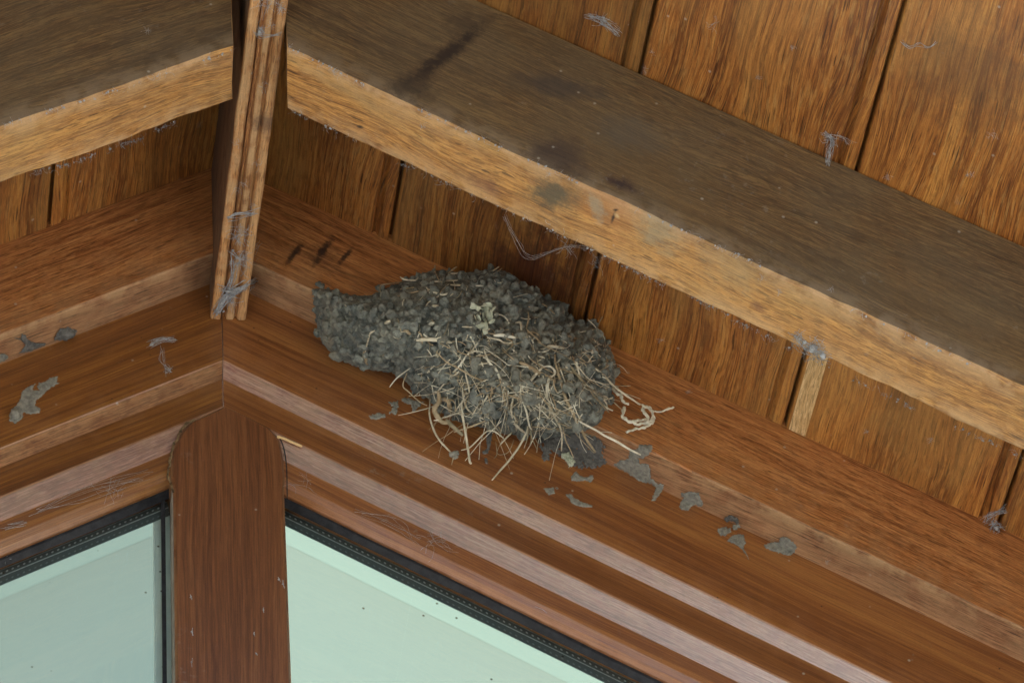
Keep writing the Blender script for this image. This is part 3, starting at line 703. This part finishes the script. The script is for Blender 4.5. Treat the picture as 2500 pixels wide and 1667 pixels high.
# per-pellet shade (different mud loads dry to different greys)
g = NG('nest_mud'); tc = g.n('ShaderNodeTexCoord'); n1 = g.noise(tc.outputs['Object'], 420, 5, .7); n2 = g.noise(tc.outputs['Object'], 22, 3, .6)
n3 = g.noise(tc.outputs['Object'], 105, 2, .5)
c = g.mix(g.ramp(n1, .3, .7), (.15, .165, .14), (.33, .35, .29)); c = g.mix(g.ramp(n3, .42, .60, 0, .7), c, (.085, .10, .095)); 
c = g.mix(g.ramp(n2, .48, .68, 0, .45), c, (.29, .275, .20)); g.l(c, g.b.inputs['Base Color']); g.b.inputs['Roughness'].default_value = .95; g.b.inputs['Specular IOR Level'].default_value = .2
bp = g.n('ShaderNodeBump'); bp.inputs['Strength'].default_value = .9; bp.inputs['Distance'].default_value = .0012; g.l(n1, bp.inputs['Height']); g.l(bp.outputs[0], g.b.inputs['Normal'])
crust.data.materials[0] = g.m

def nest_pt(x, y, lift=.002, off=.012):
    ins, D = poly_dist(np.array([[x]], float), np.array([[y]], float), OA)
    if ins[0, 0]:
        h, d = bulge(x, y); return at(x, y, max(h, .004)+lift)
    d = D[0, 0]
    return at(x, y, off*(1-.5*min(d/150, 1))+lift)
def stem(pts, w=1.2, mat='straw', name='grass_stem', lift=.0035, off=.016, taper=.55, wob=.0006, knob=False):
    dense = []
    for (x0, y0), (x1, y1) in zip(pts[:-1], pts[1:]):
        k = max(1, int(math.hypot(x1-x0, y1-y0)/25))
        for i in range(k): dense.append((x0+(x1-x0)*i/k, y0+(y1-y0)*i/k))
    dense.append(pts[-1])
    hs = [Vector(nest_pt(x, y, lift, off)) for x, y in dense]
    # relax depth so the stem bridges hollows
    dep = [(h-Vector(CAM)).length for h in hs]
    for _ in range(3): dep = [dep[0]]+[(dep[i-1]+dep[i+1]+dep[i])/3 for i in range(1, len(dep)-1)]+[dep[-1]]
    hs = [Vector(CAM)+(h-Vector(CAM)).normalized()*min(d, (h-Vector(CAM)).length+.001) for h, d in zip(hs, dep)]
    P = smooth_path(hs, 5); sd_ = random.uniform(0, 99)
    P = [p+Vector(mn.noise_vector(p*70+Vector((sd_, 0, 0))))*wob for p in P]
    n = len(P); R = [w*.00029*(1-(1-taper)*abs(2*i/(n-1)-1)**2.5)*(1+.18*mn.noise(Vector((i*.5+sd_, 0, 0)))) for i in range(n)]
    if knob: R = [r*(1+.6*abs(math.sin(i*1.3))) for i, r in enumerate(R)]
    V, F = tube_mesh([(P, R)], 7); o = mesh_obj(name, V, F, M[mat], None, smooth=True); part_at(nest, o); return o
RG = {'a': (4.612, 900, 850), 'b': (4.48, 1250, 850), 'c': (5.113, 1100, 620), 'd': (5.226, 740, 620)}
ST = """a 2.6 straw 690,560 685,740 730,920 800,1040 870,1110 940,1180
a 3.2 straw 1050,590 1055,720 1080,900 1110,1060 1140,1270 1160,1285
a 2.6 straw_p 780,480 900,340 1050,160 1120,70 1200,35 1290,50
a 1.8 straw_p 520,300 700,260 930,205
a 1.8 straw_p 240,430 300,350 380,280 470,220
a 1.8 straw_b 430,280 385,420 450,490 560,590 660,645
a 3.2 straw_p 1290,0 1350,150 1440,250 1480,350 1510,390
a 1.8 straw_p 1220,600 1400,540 1740,480
a 3.6 straw_p 1640,560 1780,410 1937,230
a 2.6 straw 1630,560 1605,660 1620,790
a 2.2 straw 1060,440 1070,560 1120,690 1240,770 1340,810
a 2.2 straw_b 960,945 1150,880 1330,810
a 2.0 straw 1040,1150 1130,1120 1230,1030 1330,940 1420,940 1530,1020
a 2.4 straw 1490,1080 1560,1000 1610,950
a 2.8 straw 1390,1490 1560,1290 1700,1100 1780,940 1795,880
a 3.4 straw 1610,820 1690,890 1770,950
a 2.4 straw_p 1740,600 1780,720 1810,870 1840,920
a 2.4 straw 1080,230 1110,370 1130,460 1140,550
a 2.4 straw_b 760,30 880,150 1000,220 1200,330 1400,420 1600,540 1937,650
a 1.8 root 850,270 960,300 1090,340
a 6.5 straw_b 780,480 790,600 740,680 770,760 830,830 900,840
a 6.0 straw_b 820,560 900,600 915,740
a 5.5 root 870,800 940,870 1060,980
a 1.9 straw_p 840,780 950,740 1050,715
a 1.6 straw_p 730,810 800,800 900,740
a 1.0 root 1410,1240 1450,1190 1430,1050
a 0.9 root 1450,1180 1490,1200 1570,1170 1620,1090 1640,1030
a 1.3 straw_b 960,1200 935,1310
a 1.2 straw_p 970,720 1010,650 1060,590
b 3.6 straw_b 470,60 475,180 530,360 600,570 680,740 760,900 840,1040 910,1140
b 3.2 straw_p 0,560 120,430 340,200
b 2.6 straw_p 340,200 420,205 470,270 410,330
b 4.4 straw_p 430,300 395,350 380,470 390,570
b 2.8 straw 390,560 420,640 470,760 540,920 540,1120
b 4.0 root 630,190 740,320 800,400
b 2.2 root 780,360 870,490 960,590 1070,700
b 2.8 straw 700,60 830,180 960,260 1080,380 1240,510 1400,620
b 2.0 straw 1060,370 1200,480 1330,570 1420,620
b 3.0 straw_p 720,790 900,890 1000,950 1180,1040 1410,1165
b 2.0 straw 960,250 1060,180 1090,90
b 2.2 straw 120,480 250,520 370,570
b 2.8 straw 160,560 280,610 380,670
b 1.4 straw_b 230,905 420,880 670,870
b 1.5 straw_b 550,860 590,1010 640,1120 680,1200
b 1.6 straw_b 1090,570 1200,670
b 2.0 straw_p 730,780 770,720
b 5.5 straw_b 80,150 150,190 280,260 480,370
b 1.6 straw_b 600,440 680,400 750,350
b 1.5 straw 210,800 300,740 380,700
b 1.3 root 180,860 160,1000 130,1100
b 1.1 root 200,860 230,1000 270,1110
b 1.1 root 190,880 210,980 190,1070
c 4.5 straw_p 540,1020 650,1020 810,1050
c 2.4 straw 460,1040 600,1070 680,1110 800,1110
c 2.6 straw_p 0,240 170,245
c 2.6 straw 0,385 200,400
c 2.2 straw_p 310,395 410,400
c 1.8 straw_b 530,210 610,155
c 1.8 straw_b 540,250 640,185
c 2.0 straw_b 970,720 980,800 950,940
c 4.5 straw 1210,1150 1300,1160 1420,1180
c 3.0 straw 810,860 870,860 885,950
c 2.4 straw_b 950,940 1050,1030 1120,1110
c 2.0 straw 1600,980 1740,950 1830,940
c 1.2 root 1830,940 1860,850 1900,780
c 1.2 straw 1710,820 1800,900 1870,1020
c 1.8 straw_b 0,210 80,160
c 2.0 straw 270,1200 370,1060
c 2.0 straw_b 1140,620 1230,680 1300,750
c 2.2 straw_b 970,665 1080,665
c 2.0 straw 140,905 270,915
d 1.8 straw_b 990,490 990,400 1100,380 1300,350
d 2.2 straw_p 1240,290 1310,325 1430,335 1470,300
d 3.0 straw_p 1570,420 1600,460 1750,515 1850,500 1930,470
d 2.4 straw 1500,370 1700,350 1970,335
d 2.2 straw_b 1180,545 1320,510 1480,480
d 1.8 straw_b 1850,240 1960,160
d 2.4 straw 910,980 850,1020 820,1150 790,1250
d 5.0 straw 1440,1100 1650,1090 1900,1130
d 1.8 straw_p 1860,380 1780,450 1720,540 1600,620 1550,700
d 2.2 straw 1880,390 2090,405
d 1.4 root 1210,820 1230,900 1250,1000
d 1.2 root 1860,780 1840,960 1760,1090
d 5.0 straw_b 780,1250 810,1400
d 4.5 straw 1040,890 1110,860
d 5.0 straw_p 1590,900 1680,880
d 4.0 straw 1650,665 1730,670
d 5.5 straw_b 1250,920 1370,1020"""
for ln in ST.split('\n'):
    f = ln.split(); k, ox, oy = RG[f[0]]
    stem(A_([tuple(map(float, q.split(','))) for q in f[3:]], k, ox, oy), float(f[1])*1.0, f[2])
# knotted pale root trailing to the right of the nest
paths = []
for w0, pp in ((5.2, [(1100, 420), (1150, 490), (1200, 500)]), (4.0, [(1190, 500), (1220, 590), (1280, 610)]), (4.5, [(1230, 640), (1215, 750), (1290, 800), (1400, 830), (1500, 800), (1545, 740), (1500, 660), (1430, 640), (1440, 700), (1490, 760), (1450, 810)]),
               (3.2, [(1500, 650), (1600, 700), (1680, 670), (1780, 650)]), (4.0, [(1250, 915), (1340, 890), (1450, 860), (1530, 820), (1560, 760), (1540, 700)]), (3.4, [(1290, 800), (1380, 790), (1480, 770)]), (3.0, [(1420, 630), (1480, 640), (1530, 690), (1520, 800)])):
    P = smooth_path([nest_pt(x, y, .004, .014) for x, y in A_(pp, *RG['b'])], 9)
    P = [p+Vector(mn.noise_vector(p*420))*.0012 for p in P]
    paths.append((P, [w0*.00029*(.6+.7*abs(mn.noise(p*330))*1.6) for p in P]))
V, F = tube_mesh(paths, 7); o = mesh_obj('knotted_root', V, F, M['straw_p'], None, smooth=True); part_at(nest, o); o['label'] = 'pale knotted root trailing off the right side'
# root lump on the lowest looping stem
c_ = [nest_pt(*q, .004, .014) for q in A_([(960, 1190), (985, 1215), (965, 1225)], *RG['a'])]
LV, LF = lumps(c_, [.0026, .0018, .0018]); part_at(nest, mesh_obj('root_ball', LV, LF, M['mudpale'], smooth=True))
# pale leafy sprig
lv = [(290, 655), (345, 680), (420, 645), (465, 640), (510, 730), (450, 715), (352, 790), (405, 775), (365, 885), (430, 825), (510, 842), (385, 905), (430, 965), (425, 900), (470, 700), (530, 690), (480, 770), (350, 850)]
cs2, rs2 = [], []
for i, (x, y) in enumerate(lv):
    (px, py), = A_([(x, y)], *RG['c']); cs2.append(nest_pt(px, py, .0085)); rs2.append(.0027*random.uniform(.7, 1.15))
LV, LF = lumps(cs2, rs2, IVF=icos(2), squash=.3)
P = smooth_path([nest_pt(*q, .004) for q in A_([(300, 650), (400, 690), (480, 690), (420, 800), (400, 900), (430, 990)], *RG['c'])], 6)
TV, TF = tube_mesh([(P, .0005)], 6); b = len(LV)
o = mesh_obj('dried_sprig', np.vstack([LV, np.array([tuple(v) for v in TV])]), [tuple(f) for f in LF]+[tuple(i+b for i in f) for f in TF], M['leaf'], smooth=False); part_at(nest, o); o['label'] = 'small pale dried leafy sprig'
# short chopped fibres and hair roots all through the heap
paths = []
for _ in range(400):
    x, y = random.uniform(1010, 1500), random.uniform(810, 1065)
    if random.random() < .12: x, y = random.uniform(840, 1500), random.uniform(670, 900)
    ins, D = poly_dist(np.array([[x]]), np.array([[y]]), OA)
    if not ins[0, 0] or D[0, 0] < 8: continue
    an = random.gauss(.6, 1.0); L = random.uniform(10, 46); cv = random.uniform(-.9, .9)
    pp = [(x+math.cos(an+cv*k/5)*L*k/5, y+math.sin(an+cv*k/5)*L*k/5) for k in range(6)]
    P = smooth_path([nest_pt(*q, random.uniform(.0015, .004), .008) for q in pp], 3); r = random.choice((.9, 1.0, 1.5, 2.2))*.00026
    paths.append((P, r))
for _ in range(140):
    x, y = random.gauss(1250, 115), random.gauss(960, 60)
    ins, D = poly_dist(np.array([[x]]), np.array([[y]]), OA)
    if not ins[0, 0]: continue
    an = random.choice((random.gauss(.5, .35), random.gauss(1.35, .35), random.gauss(2.5, .4))); L = random.uniform(50, 150); cv = random.gauss(0, .45); kk = random.randint(2, 5); kn = random.gauss(0, .35)
    pp = []; qx, qy = x, y
    for k in range(8):
        pp.append((qx, qy)); a_ = an+cv*k/7+(kn if k >= kk else 0); qx += math.cos(a_)*L/7; qy += math.sin(a_)*L/7
    P = smooth_path([nest_pt(*q, random.uniform(.004, .0065), .012) for q in pp], 3); r = random.choice((.6, .8, 1.1, 1.3, 1.7))*.00029
    paths.append((P, [r*(1-.5*i/len(P)) for i in range(len(P))]))
random.shuffle(paths)
tint = {0: 'straw_p', 1: 'straw', 2: 'straw_b'}
for k in range(3):
    V, F = tube_mesh(paths[k::3], 5); o = mesh_obj('chopped_straw', V, F, M[tint[k]], smooth=True); part_at(nest, o); o['kind'] = 'stuff'

# ------------------------------------------------------------------ mud splashes and cobweb scraps on the timber
def patch(name, polys, label, cat, mat='mudpale', thick=.0012, step=1.6, rag=3.2, lumpsz=(), group=None, holes=.0):
    V = []; F = []; sd_ = random.uniform(0, 100)
    for P in polys:
        P = np.array(P); x0, y0 = P.min(0)-4; x1, y1 = P.max(0)+4
        gx = np.arange(x0, x1, step); gy = np.arange(y0, y1, step); X, Y = np.meshgrid(gx, gy)
        NX = np.array([[mn.noise(Vector((a*.16+sd_, b_*.16, 0))) for a in gx] for b_ in gy])
        ins, D = poly_dist(X, Y, P); sd = np.where(ins, D, -D)+NX*rag
        N2 = np.array([[mn.noise(Vector((a*.09+sd_, b_*.09, 7))) for a in gx] for b_ in gy])
        ok = (sd > 0) & (N2 < 1-holes)
        idm = -np.ones(X.shape, int)
        for j in range(X.shape[0]):
            for i in range(X.shape[1]):
                if ok[j, i] or (j > 0 and ok[j-1, i]) or (i > 0 and ok[j, i-1]) or (i > 0 and j > 0 and ok[j-1, i-1]):
                    e = min(1, max(0, sd[j, i])/2.5); h = thick*e*(.55+.9*abs(mn.noise(Vector((gx[i]*.22+sd_, gy[j]*.22, 3)))))
                    idm[j, i] = len(V); V.append(at(gx[i], gy[j], (h*1.2 if e > 0 else -.0002)+.0003))
        for j in range(X.shape[0]-1):
            for i in range(X.shape[1]-1):
                if ok[j, i]:
                    q = (idm[j, i], idm[j+1, i], idm[j+1, i+1], idm[j, i+1])
                    if min(q) >= 0: F.append(q)
    V = [np.array(v) for v in V]
    for (x, y, r) in lumpsz:
        LV, LF = lumps([at(x, y, r*.4)], [r]); b = len(V); V += list(LV); F += [tuple(int(i)+b for i in f) for f in LF]
    o = mesh_obj(name, V, F, M[mat], smooth=True); tag(o, label, cat, group); return o
s5 = (3.92, 1380, 1080); b4 = RG['b']; a3 = RG['a']; l8 = (5.227, 0, 780)
GP = 'dried mud splashes on the timber'
patch('mud_splash', [A_([(460, 210), (520, 170), (600, 150), (610, 80), (680, 60), (710, 15), (830, 20), (830, 60), (800, 110), (740, 150), (690, 150), (720, 200), (790, 200), (810, 260), (820, 340), (880, 390), (940, 400), (930, 450), (880, 520), (860, 560), (820, 550), (850, 490), (860, 430), (820, 390), (740, 375), (680, 350), (600, 290), (520, 250)], *s5)], 'largest flat mud splash right of the nest, across the bare edge of the frieze board', 'mud', group=GP)
patch('mud_splash', [A_([(1100, 480), (1190, 465), (1280, 480), (1290, 530), (1320, 590), (1300, 615), (1240, 590), (1190, 620), (1170, 650), (1090, 630), (1100, 560), (1130, 530)], *s5)], 'second mud splash to the right of the nest, squarish and half on the bare edge', 'mud', group=GP)
patch('mud_splash', [A_([(1520, 740), (1530, 700), (1590, 690), (1650, 720), (1665, 780), (1640, 780), (1600, 750), (1540, 755)], *s5)], 'small dark bead of mud tucked under the bare edge', 'mud', 'muddark', .004, group=GP)
patch('mud_splash', [A_([(1600, 782), (1660, 782), (1680, 800), (1630, 835), (1600, 830)], *s5), A_([(1455, 820), (1500, 805), (1580, 815), (1580, 850), (1530, 890), (1490, 890), (1465, 860)], *s5)], 'thin pale smear of mud just below the dark bead', 'mud', group=GP)
patch('mud_splash', [A_([(1545, 935), (1600, 880), (1665, 870), (1705, 880), (1725, 960), (1700, 1000), (1740, 1070), (1752, 1110), (1720, 1060), (1680, 1010), (1630, 970), (1560, 945)], *s5)], 'pale mud splash with a long pointed tail on the window rail', 'mud', rag=1.6, group=GP)
patch('mud_splash', [A_([(1900, 980), (1960, 945), (2040, 950), (2050, 900), (2110, 900), (2160, 930), (2210, 990), (2190, 1050), (2140, 1080), (2070, 1060), (2000, 1040), (1920, 1010)], *s5)], 'crusty mud splash farthest right along the bare edge', 'mud', thick=.002, group=GP)
patch('mud_splash', [A_([(50, 320), (100, 270), (130, 300), (180, 330), (260, 310), (270, 340), (240, 380), (190, 360), (110, 370), (60, 360)], *s5)], 'small pale bow-shaped splash on the rail below the nest', 'mud', rag=2, group=GP)
patch('mud_splash', [A_([(0, 490), (60, 490), (75, 520), (150, 560), (260, 600), (250, 620), (140, 610), (60, 580), (40, 540), (10, 510)], *s5), A_([(510, 300), (550, 295), (555, 320), (530, 325)], 1.568, 1000, 1000)], 'slug-shaped thin grey mud smear on the rail, lowest below the nest', 'mud', rag=1.4, thick=.0008, group=GP)
patch('mud_splash', [A_([(270, 960), (560, 960), (690, 900), (820, 940), (960, 990), (1010, 1080), (980, 1180), (1040, 1240), (960, 1290), (760, 1310), (690, 1290), (640, 1260), (560, 1190), (420, 1110), (410, 1200), (340, 1240), (320, 1200), (340, 1130), (300, 1080)], *b4)], 'broad dark grey film of mud under the lower right of the nest', 'mud', 'muddark', .0018, rag=7, holes=.45, group=GP)
patch('mud_splash', [A_([(520, 1140), (620, 1130), (700, 1230), (680, 1280), (620, 1290), (590, 1240), (540, 1190)], *b4)], 'whitish dropping on the dark mud film below the nest', 'dropping', 'leaf', .0035)
patch('mud_splash', [A_([(360, 560), (440, 560), (540, 590), (620, 600), (540, 680), (490, 740), (480, 640), (380, 600)], *a3)], 'pale mud splash with a drip just below the left half of the nest', 'mud', group=GP)
patch('mud_splash', [A_([(210, 600), (320, 590), (335, 650), (300, 740), (230, 730), (270, 660)], *a3), A_([(5, 760), (100, 720), (190, 735), (170, 780), (60, 800), (20, 790)], *a3)], 'crumbly pale scrap with a curled thread below the left of the nest', 'mud', 'mudpale', rag=4, group=GP)
patch('mud_splash', [A_([(1320, 900), (1400, 900), (1370, 1080), (1340, 1180), (1290, 1190), (1270, 1160), (1330, 1120), (1320, 1040)], *a3), A_([(1300, 1230), (1330, 1230), (1340, 1300), (1310, 1290)], *a3)], 'grey mud drip hanging from the middle of the nest foot', 'mud', 'muddark', rag=1.5, group=GP)
patch('mud_splash', [A_([(110, 1230), (140, 1140), (200, 1100), (260, 1000), (270, 920), (350, 850), (440, 820), (430, 860), (400, 890), (500, 900), (470, 850), (490, 800), (580, 790), (640, 730), (740, 720), (720, 790), (750, 810), (650, 860), (560, 940), (500, 1000), (460, 1010), (440, 1100), (520, 1130), (500, 1190), (360, 1200), (300, 1170), (280, 1260), (200, 1320), (120, 1290)], *l8)], 'long grey mud streak with a round pellet at its foot on the left rail', 'mud', lumpsz=[(195/5.227, 780+1225/5.227, .0046)], rag=3, group=GP)
patch('mud_splash', [A_([(690, 240), (760, 110), (860, 100), (990, 130), (950, 200), (850, 265), (700, 260)], *l8)], 'dark patch painted for a cavity, with a grey clump, on the left bare edge', 'mud', 'muddark', .003, lumpsz=[(860/5.227, 780+190/5.227, .0038)], group=GP)  # cavity drawn as a raised dark patch, no hole is cut
patch('mud_splash', [A_([(130, 220), (260, 240), (270, 180), (330, 190), (340, 250), (430, 290), (590, 300), (570, 330), (400, 400), (240, 430), (320, 320), (270, 260), (200, 240)], *l8)], 'branching grey mud smear on the left bare edge', 'mud', 'muddark', .002, rag=1.6, group=GP)
patch('mud_splash', [A_([(-30, 440), (60, 430), (115, 480), (60, 520), (-30, 560)], *l8)], 'mud pellet at the far left end of the bare edge', 'mud', 'mudpale', .003, group=GP)

def strands(name, specs, label, group='cobwebs on the woodwork', mat='web', blobs=()):
    """specs: (list of px anchors, count, spread px, radius mm, lift mm)"""
    paths = []
    for anc, cnt, spr, rad, lift in specs:
        for _ in range(cnt):
            if len(anc) > 1:
                q = [(x+random.gauss(0, spr), y+random.gauss(0, spr)) for x, y in anc]
            else:
                a = random.uniform(0, 6.28); L = random.uniform(.5, 1.8)*spr; x, y = anc[0]; x += random.gauss(0, spr*.4); y += random.gauss(0, spr*.4); c = random.uniform(-2, 2)
                q = [(x+math.cos(a+c*k/4)*L*(k-2)/2, y+math.sin(a+c*k/4)*L*(k-2)/2) for k in range(5)]
            ss = [surf(*p_)[0] for p_ in q]; m_ = min(ss)
            P = [CAM+ray(*p_)*(min(s_, m_+.05)-lift*.001*random.uniform(.3, 1)) for p_, s_ in zip(q, ss)]
            P = smooth_path(P, 5); s2 = random.uniform(0, 50)
            P = [p_+Vector(mn.noise_vector(p_*160+Vector((s2, 0, 0))))*.0009 for p_ in P]
            paths.append((P, [rad*.00058*(.4+1.3*abs(mn.noise(p_*500))) for p_ in P]))
    V, F = tube_mesh(paths, 4); V = [np.array(v) for v in V]
    for (x, y, r) in blobs:
        LV, LF = lumps([at(x+random.gauss(0, r*700), y+random.gauss(0, r*700), r*.5) for _ in range(5)], [r*random.uniform(.3, .7) for _ in range(5)], IVF=icos(2)); b = len(V); V += list(LV); F += [tuple(int(i)+b for i in f) for f in LF]
    o = mesh_obj(name, V, F, M[mat], smooth=True); tag(o, label, 'cobweb', group); return o
D_ = lambda *p: [(x*1.063, y*1.063) for x, y in p]
# thick web on the foot of the ridge board
strands('cobweb', [(D_((520, 500), (545, 490), (590, 490)), 7, 5, .6, 3), (D_((530, 580), (560, 590), (590, 560)), 7, 6, .4, 3), (D_((495, 720), (525, 680), (560, 655), (585, 640)), 14, 5, .8, 4), (D_((510, 660), (545, 670), (580, 655)), 7, 7, .6, 3), (D_((540, 600), (530, 650), (505, 715)), 8, 6, .6, 3), (D_((550, 540)), 22, 20, .25, 2), (D_((530, 690)), 18, 15, .3, 2), (D_((550, 600)), 22, 20, .25, 2)],
        'densest white torn cobweb on the lowest stretch of the ribbed ridge board', blobs=[(567*1.0, 612, .0012), (545, 760, .0013), (528, 768, .0012)])
strands('cobweb', [(D_((585, 75), (600, 85), (645, 80)), 5, 4, .35, 2), (D_((600, 70)), 16, 7, .25, 2), (D_((615, 10)), 14, 24, .25, 2), (D_((645, 20)), 10, 10, .3, 2)], 'small web with a grey clot near the top of the ridge board', blobs=[(632, 80, .0024)])
strands('cobweb', [(D_((x, y)), 5, 9, .18, 2) for x, y in ((560, 420), (540, 330), (590, 380), (545, 440), (600, 200), (620, 60), (580, 470))], 'sparse dusty threads along the middle of the ridge board')
def edge_kind(o):
    o['kind'] = 'stuff'; return o
def edge_fringe(pts, label, n, lenpx=9, rad=.22):
    sp = []
    for _ in range(n):
        k = random.random()*(len(pts)-1); i = int(k); t = k-i; cl = mn.noise(Vector((k*2.3+len(label), 0, 0)))
        if cl < -.12: continue
        x = pts[i][0]+(pts[i+1][0]-pts[i][0])*t; y = pts[i][1]+(pts[i+1][1]-pts[i][1])*t
        sp.append(([(x, y+random.uniform(-5, 1))], 1, lenpx*random.uniform(.3, 1.1), rad, 1.5))
    bl = []
    for sp_ in sp[::2]:
        (x, y) = sp_[0][0]; bl.append((x, y+random.uniform(-3, 1), random.uniform(.0004, .0011)))
    return edge_kind(strands('dust_fringe', sp, label, group='dusty fringes on the beam edges', blobs=bl))
edge_fringe([(700, 268), (1000, 412), (1336, 560), (1538, 660), (1700, 735), (1946, 862), (2200, 985), (2500, 1120)], 'grey dust fringe along the lower edge of the long right beam', 260)
edge_fringe([(0, 452), (180, 400), (330, 345), (430, 300)], 'grey dust fringe along the lower edge of the left beam', 120)
edge_fringe([(700, 114), (900, 215), (1336, 414), (1700, 580), (1861, 655), (2500, 954)], 'faint dust fringe along the upper edge of the pale underside of the right beam', 190, 8, .18)
edge_fringe([(0, 311), (300, 220), (568, 125)], 'faint dust fringe along the upper edge of the pale underside of the left beam', 70, 9, .16)
strands('cobweb', [(D_((1825, 770), (1850, 800), (1900, 815)), 14, 8, .35, 3), (D_((1870, 800)), 30, 18, .3, 2), (D_((1835, 775)), 10, 14, .25, 2)], 'thick grey cobweb clot on the lower edge of the long right beam', blobs=[(1985, 850, .0035), (2010, 868, .003), (1965, 835, .002)])
strands('cobweb', [(D_((2260, 1195), (2275, 1180), (2310, 1170)), 12, 6, .35, 3), (D_((2285, 1205)), 26, 13, .3, 2)], 'grey cobweb cup at the foot of a soffit board near the right edge', blobs=[(2432, 1290, .0022)])
strands('cobweb', [(D_((1350, 35), (1380, 50), (1420, 75)), 12, 5, .3, 2), (D_((1385, 50)), 18, 14, .25, 2)], 'grey fluffy web on the soffit boards at the top, left of the first groove')
strands('cobweb', [(D_((2070, 95), (2090, 110), (2110, 100), (2130, 112), (2150, 98)), 4, 2, .25, 2)], 'thin wavy white thread on the upper right soffit board')
strands('cobweb', [(D_((1890, 305), (1910, 320), (1905, 350), (1900, 375)), 12, 5, .3, 3), (D_((1910, 310), (1940, 320), (1960, 330)), 6, 6, .2, 3), (D_((1905, 320)), 14, 12, .25, 2)], 'dark grey funnel web beside the right groove just above the beam')
strands('cobweb', [(D_((1160, 500), (1190, 560), (1220, 590), (1300, 565), (1345, 570)), 5, 5, .2, 5), (D_((1300, 570)), 10, 18, .22, 3), (D_((1370, 600)), 8, 16, .2, 3)], 'fine web strands hanging below the right beam above the nest')
strands('cobweb', [(D_((345, 790), (370, 780), (400, 778)), 16, 5, .3, 1.2), (D_((372, 800), (378, 830), (385, 850)), 6, 4, .22, 3), (D_((385, 850)), 14, 8, .3, 2)], 'torn scrap of grey web on the left rail near the corner', blobs=[(372, 842, .0018)])
strands('cobweb', [(D_((80, 1180), (200, 1130), (330, 1090)), 7, 10, .2, 1.5), (D_((10, 1210), (60, 1200)), 6, 5, .3, 1.5), (D_((260, 1140)), 12, 30, .15, 1.5), (D_((10, 1275)), 16, 12, .25, 2)], 'straggling web threads on the lower bead of the left rail')
strands('cobweb', [(D_((1160, 1385), (1250, 1410), (1310, 1460)), 2, 5, .2, 1.5), (D_((820, 1170), (900, 1200), (960, 1240)), 5, 8, .16, 1.5), (D_((1000, 1250)), 12, 30, .16, 1.5), (D_((1180, 1170)), 6, 12, .15, 1.5), (D_((700, 1110)), 6, 22, .15, 1.5)], 'straggling web threads on the lower bead of the right rail')
for x, y, s in ((440, 1450, 10), (438, 1370, 6), (583, 1455, 6), (605, 1400, 8), (588, 1500, 5), (640, 1330, 7), (650, 1340, 12), (440, 1520, 12)):
    strands('web_fleck', [(D_((x, y-s*.8), (x+1, y), (x+2, y+s*.8)), 2, 1, .35, 1)], 'small white fleck of web stuck to the face of the mullion', group='white flecks on the mullion', blobs=[(x*1.063, y*1.063, .0008)])
for x, y, s in ((340, 70, 18), (290, 210, 14), (1740, 180, 16), (1640, 60, 26), (2280, 310, 22), (2230, 400, 16), (1820, 110, 12), (2040, 410, 16), (1750, 640, 16), (1790, 670, 12), (1910, 665, 14), (970, 290, 14), (1260, 400, 14), (2140, 1010, 16), (1990, 990, 10), (1580, 900, 12), (1520, 780, 14), (1900, 1290, 12), (655, 905, 9), (1480, 160, 14), (1500, 120, 12)):
    strands('web_wisp', [(D_((x, y)), 7, s*.45, .13, 1.5)], 'faint grey wisp of web caught on bare timber away from the nest', group='wisps of web on beams and boards')
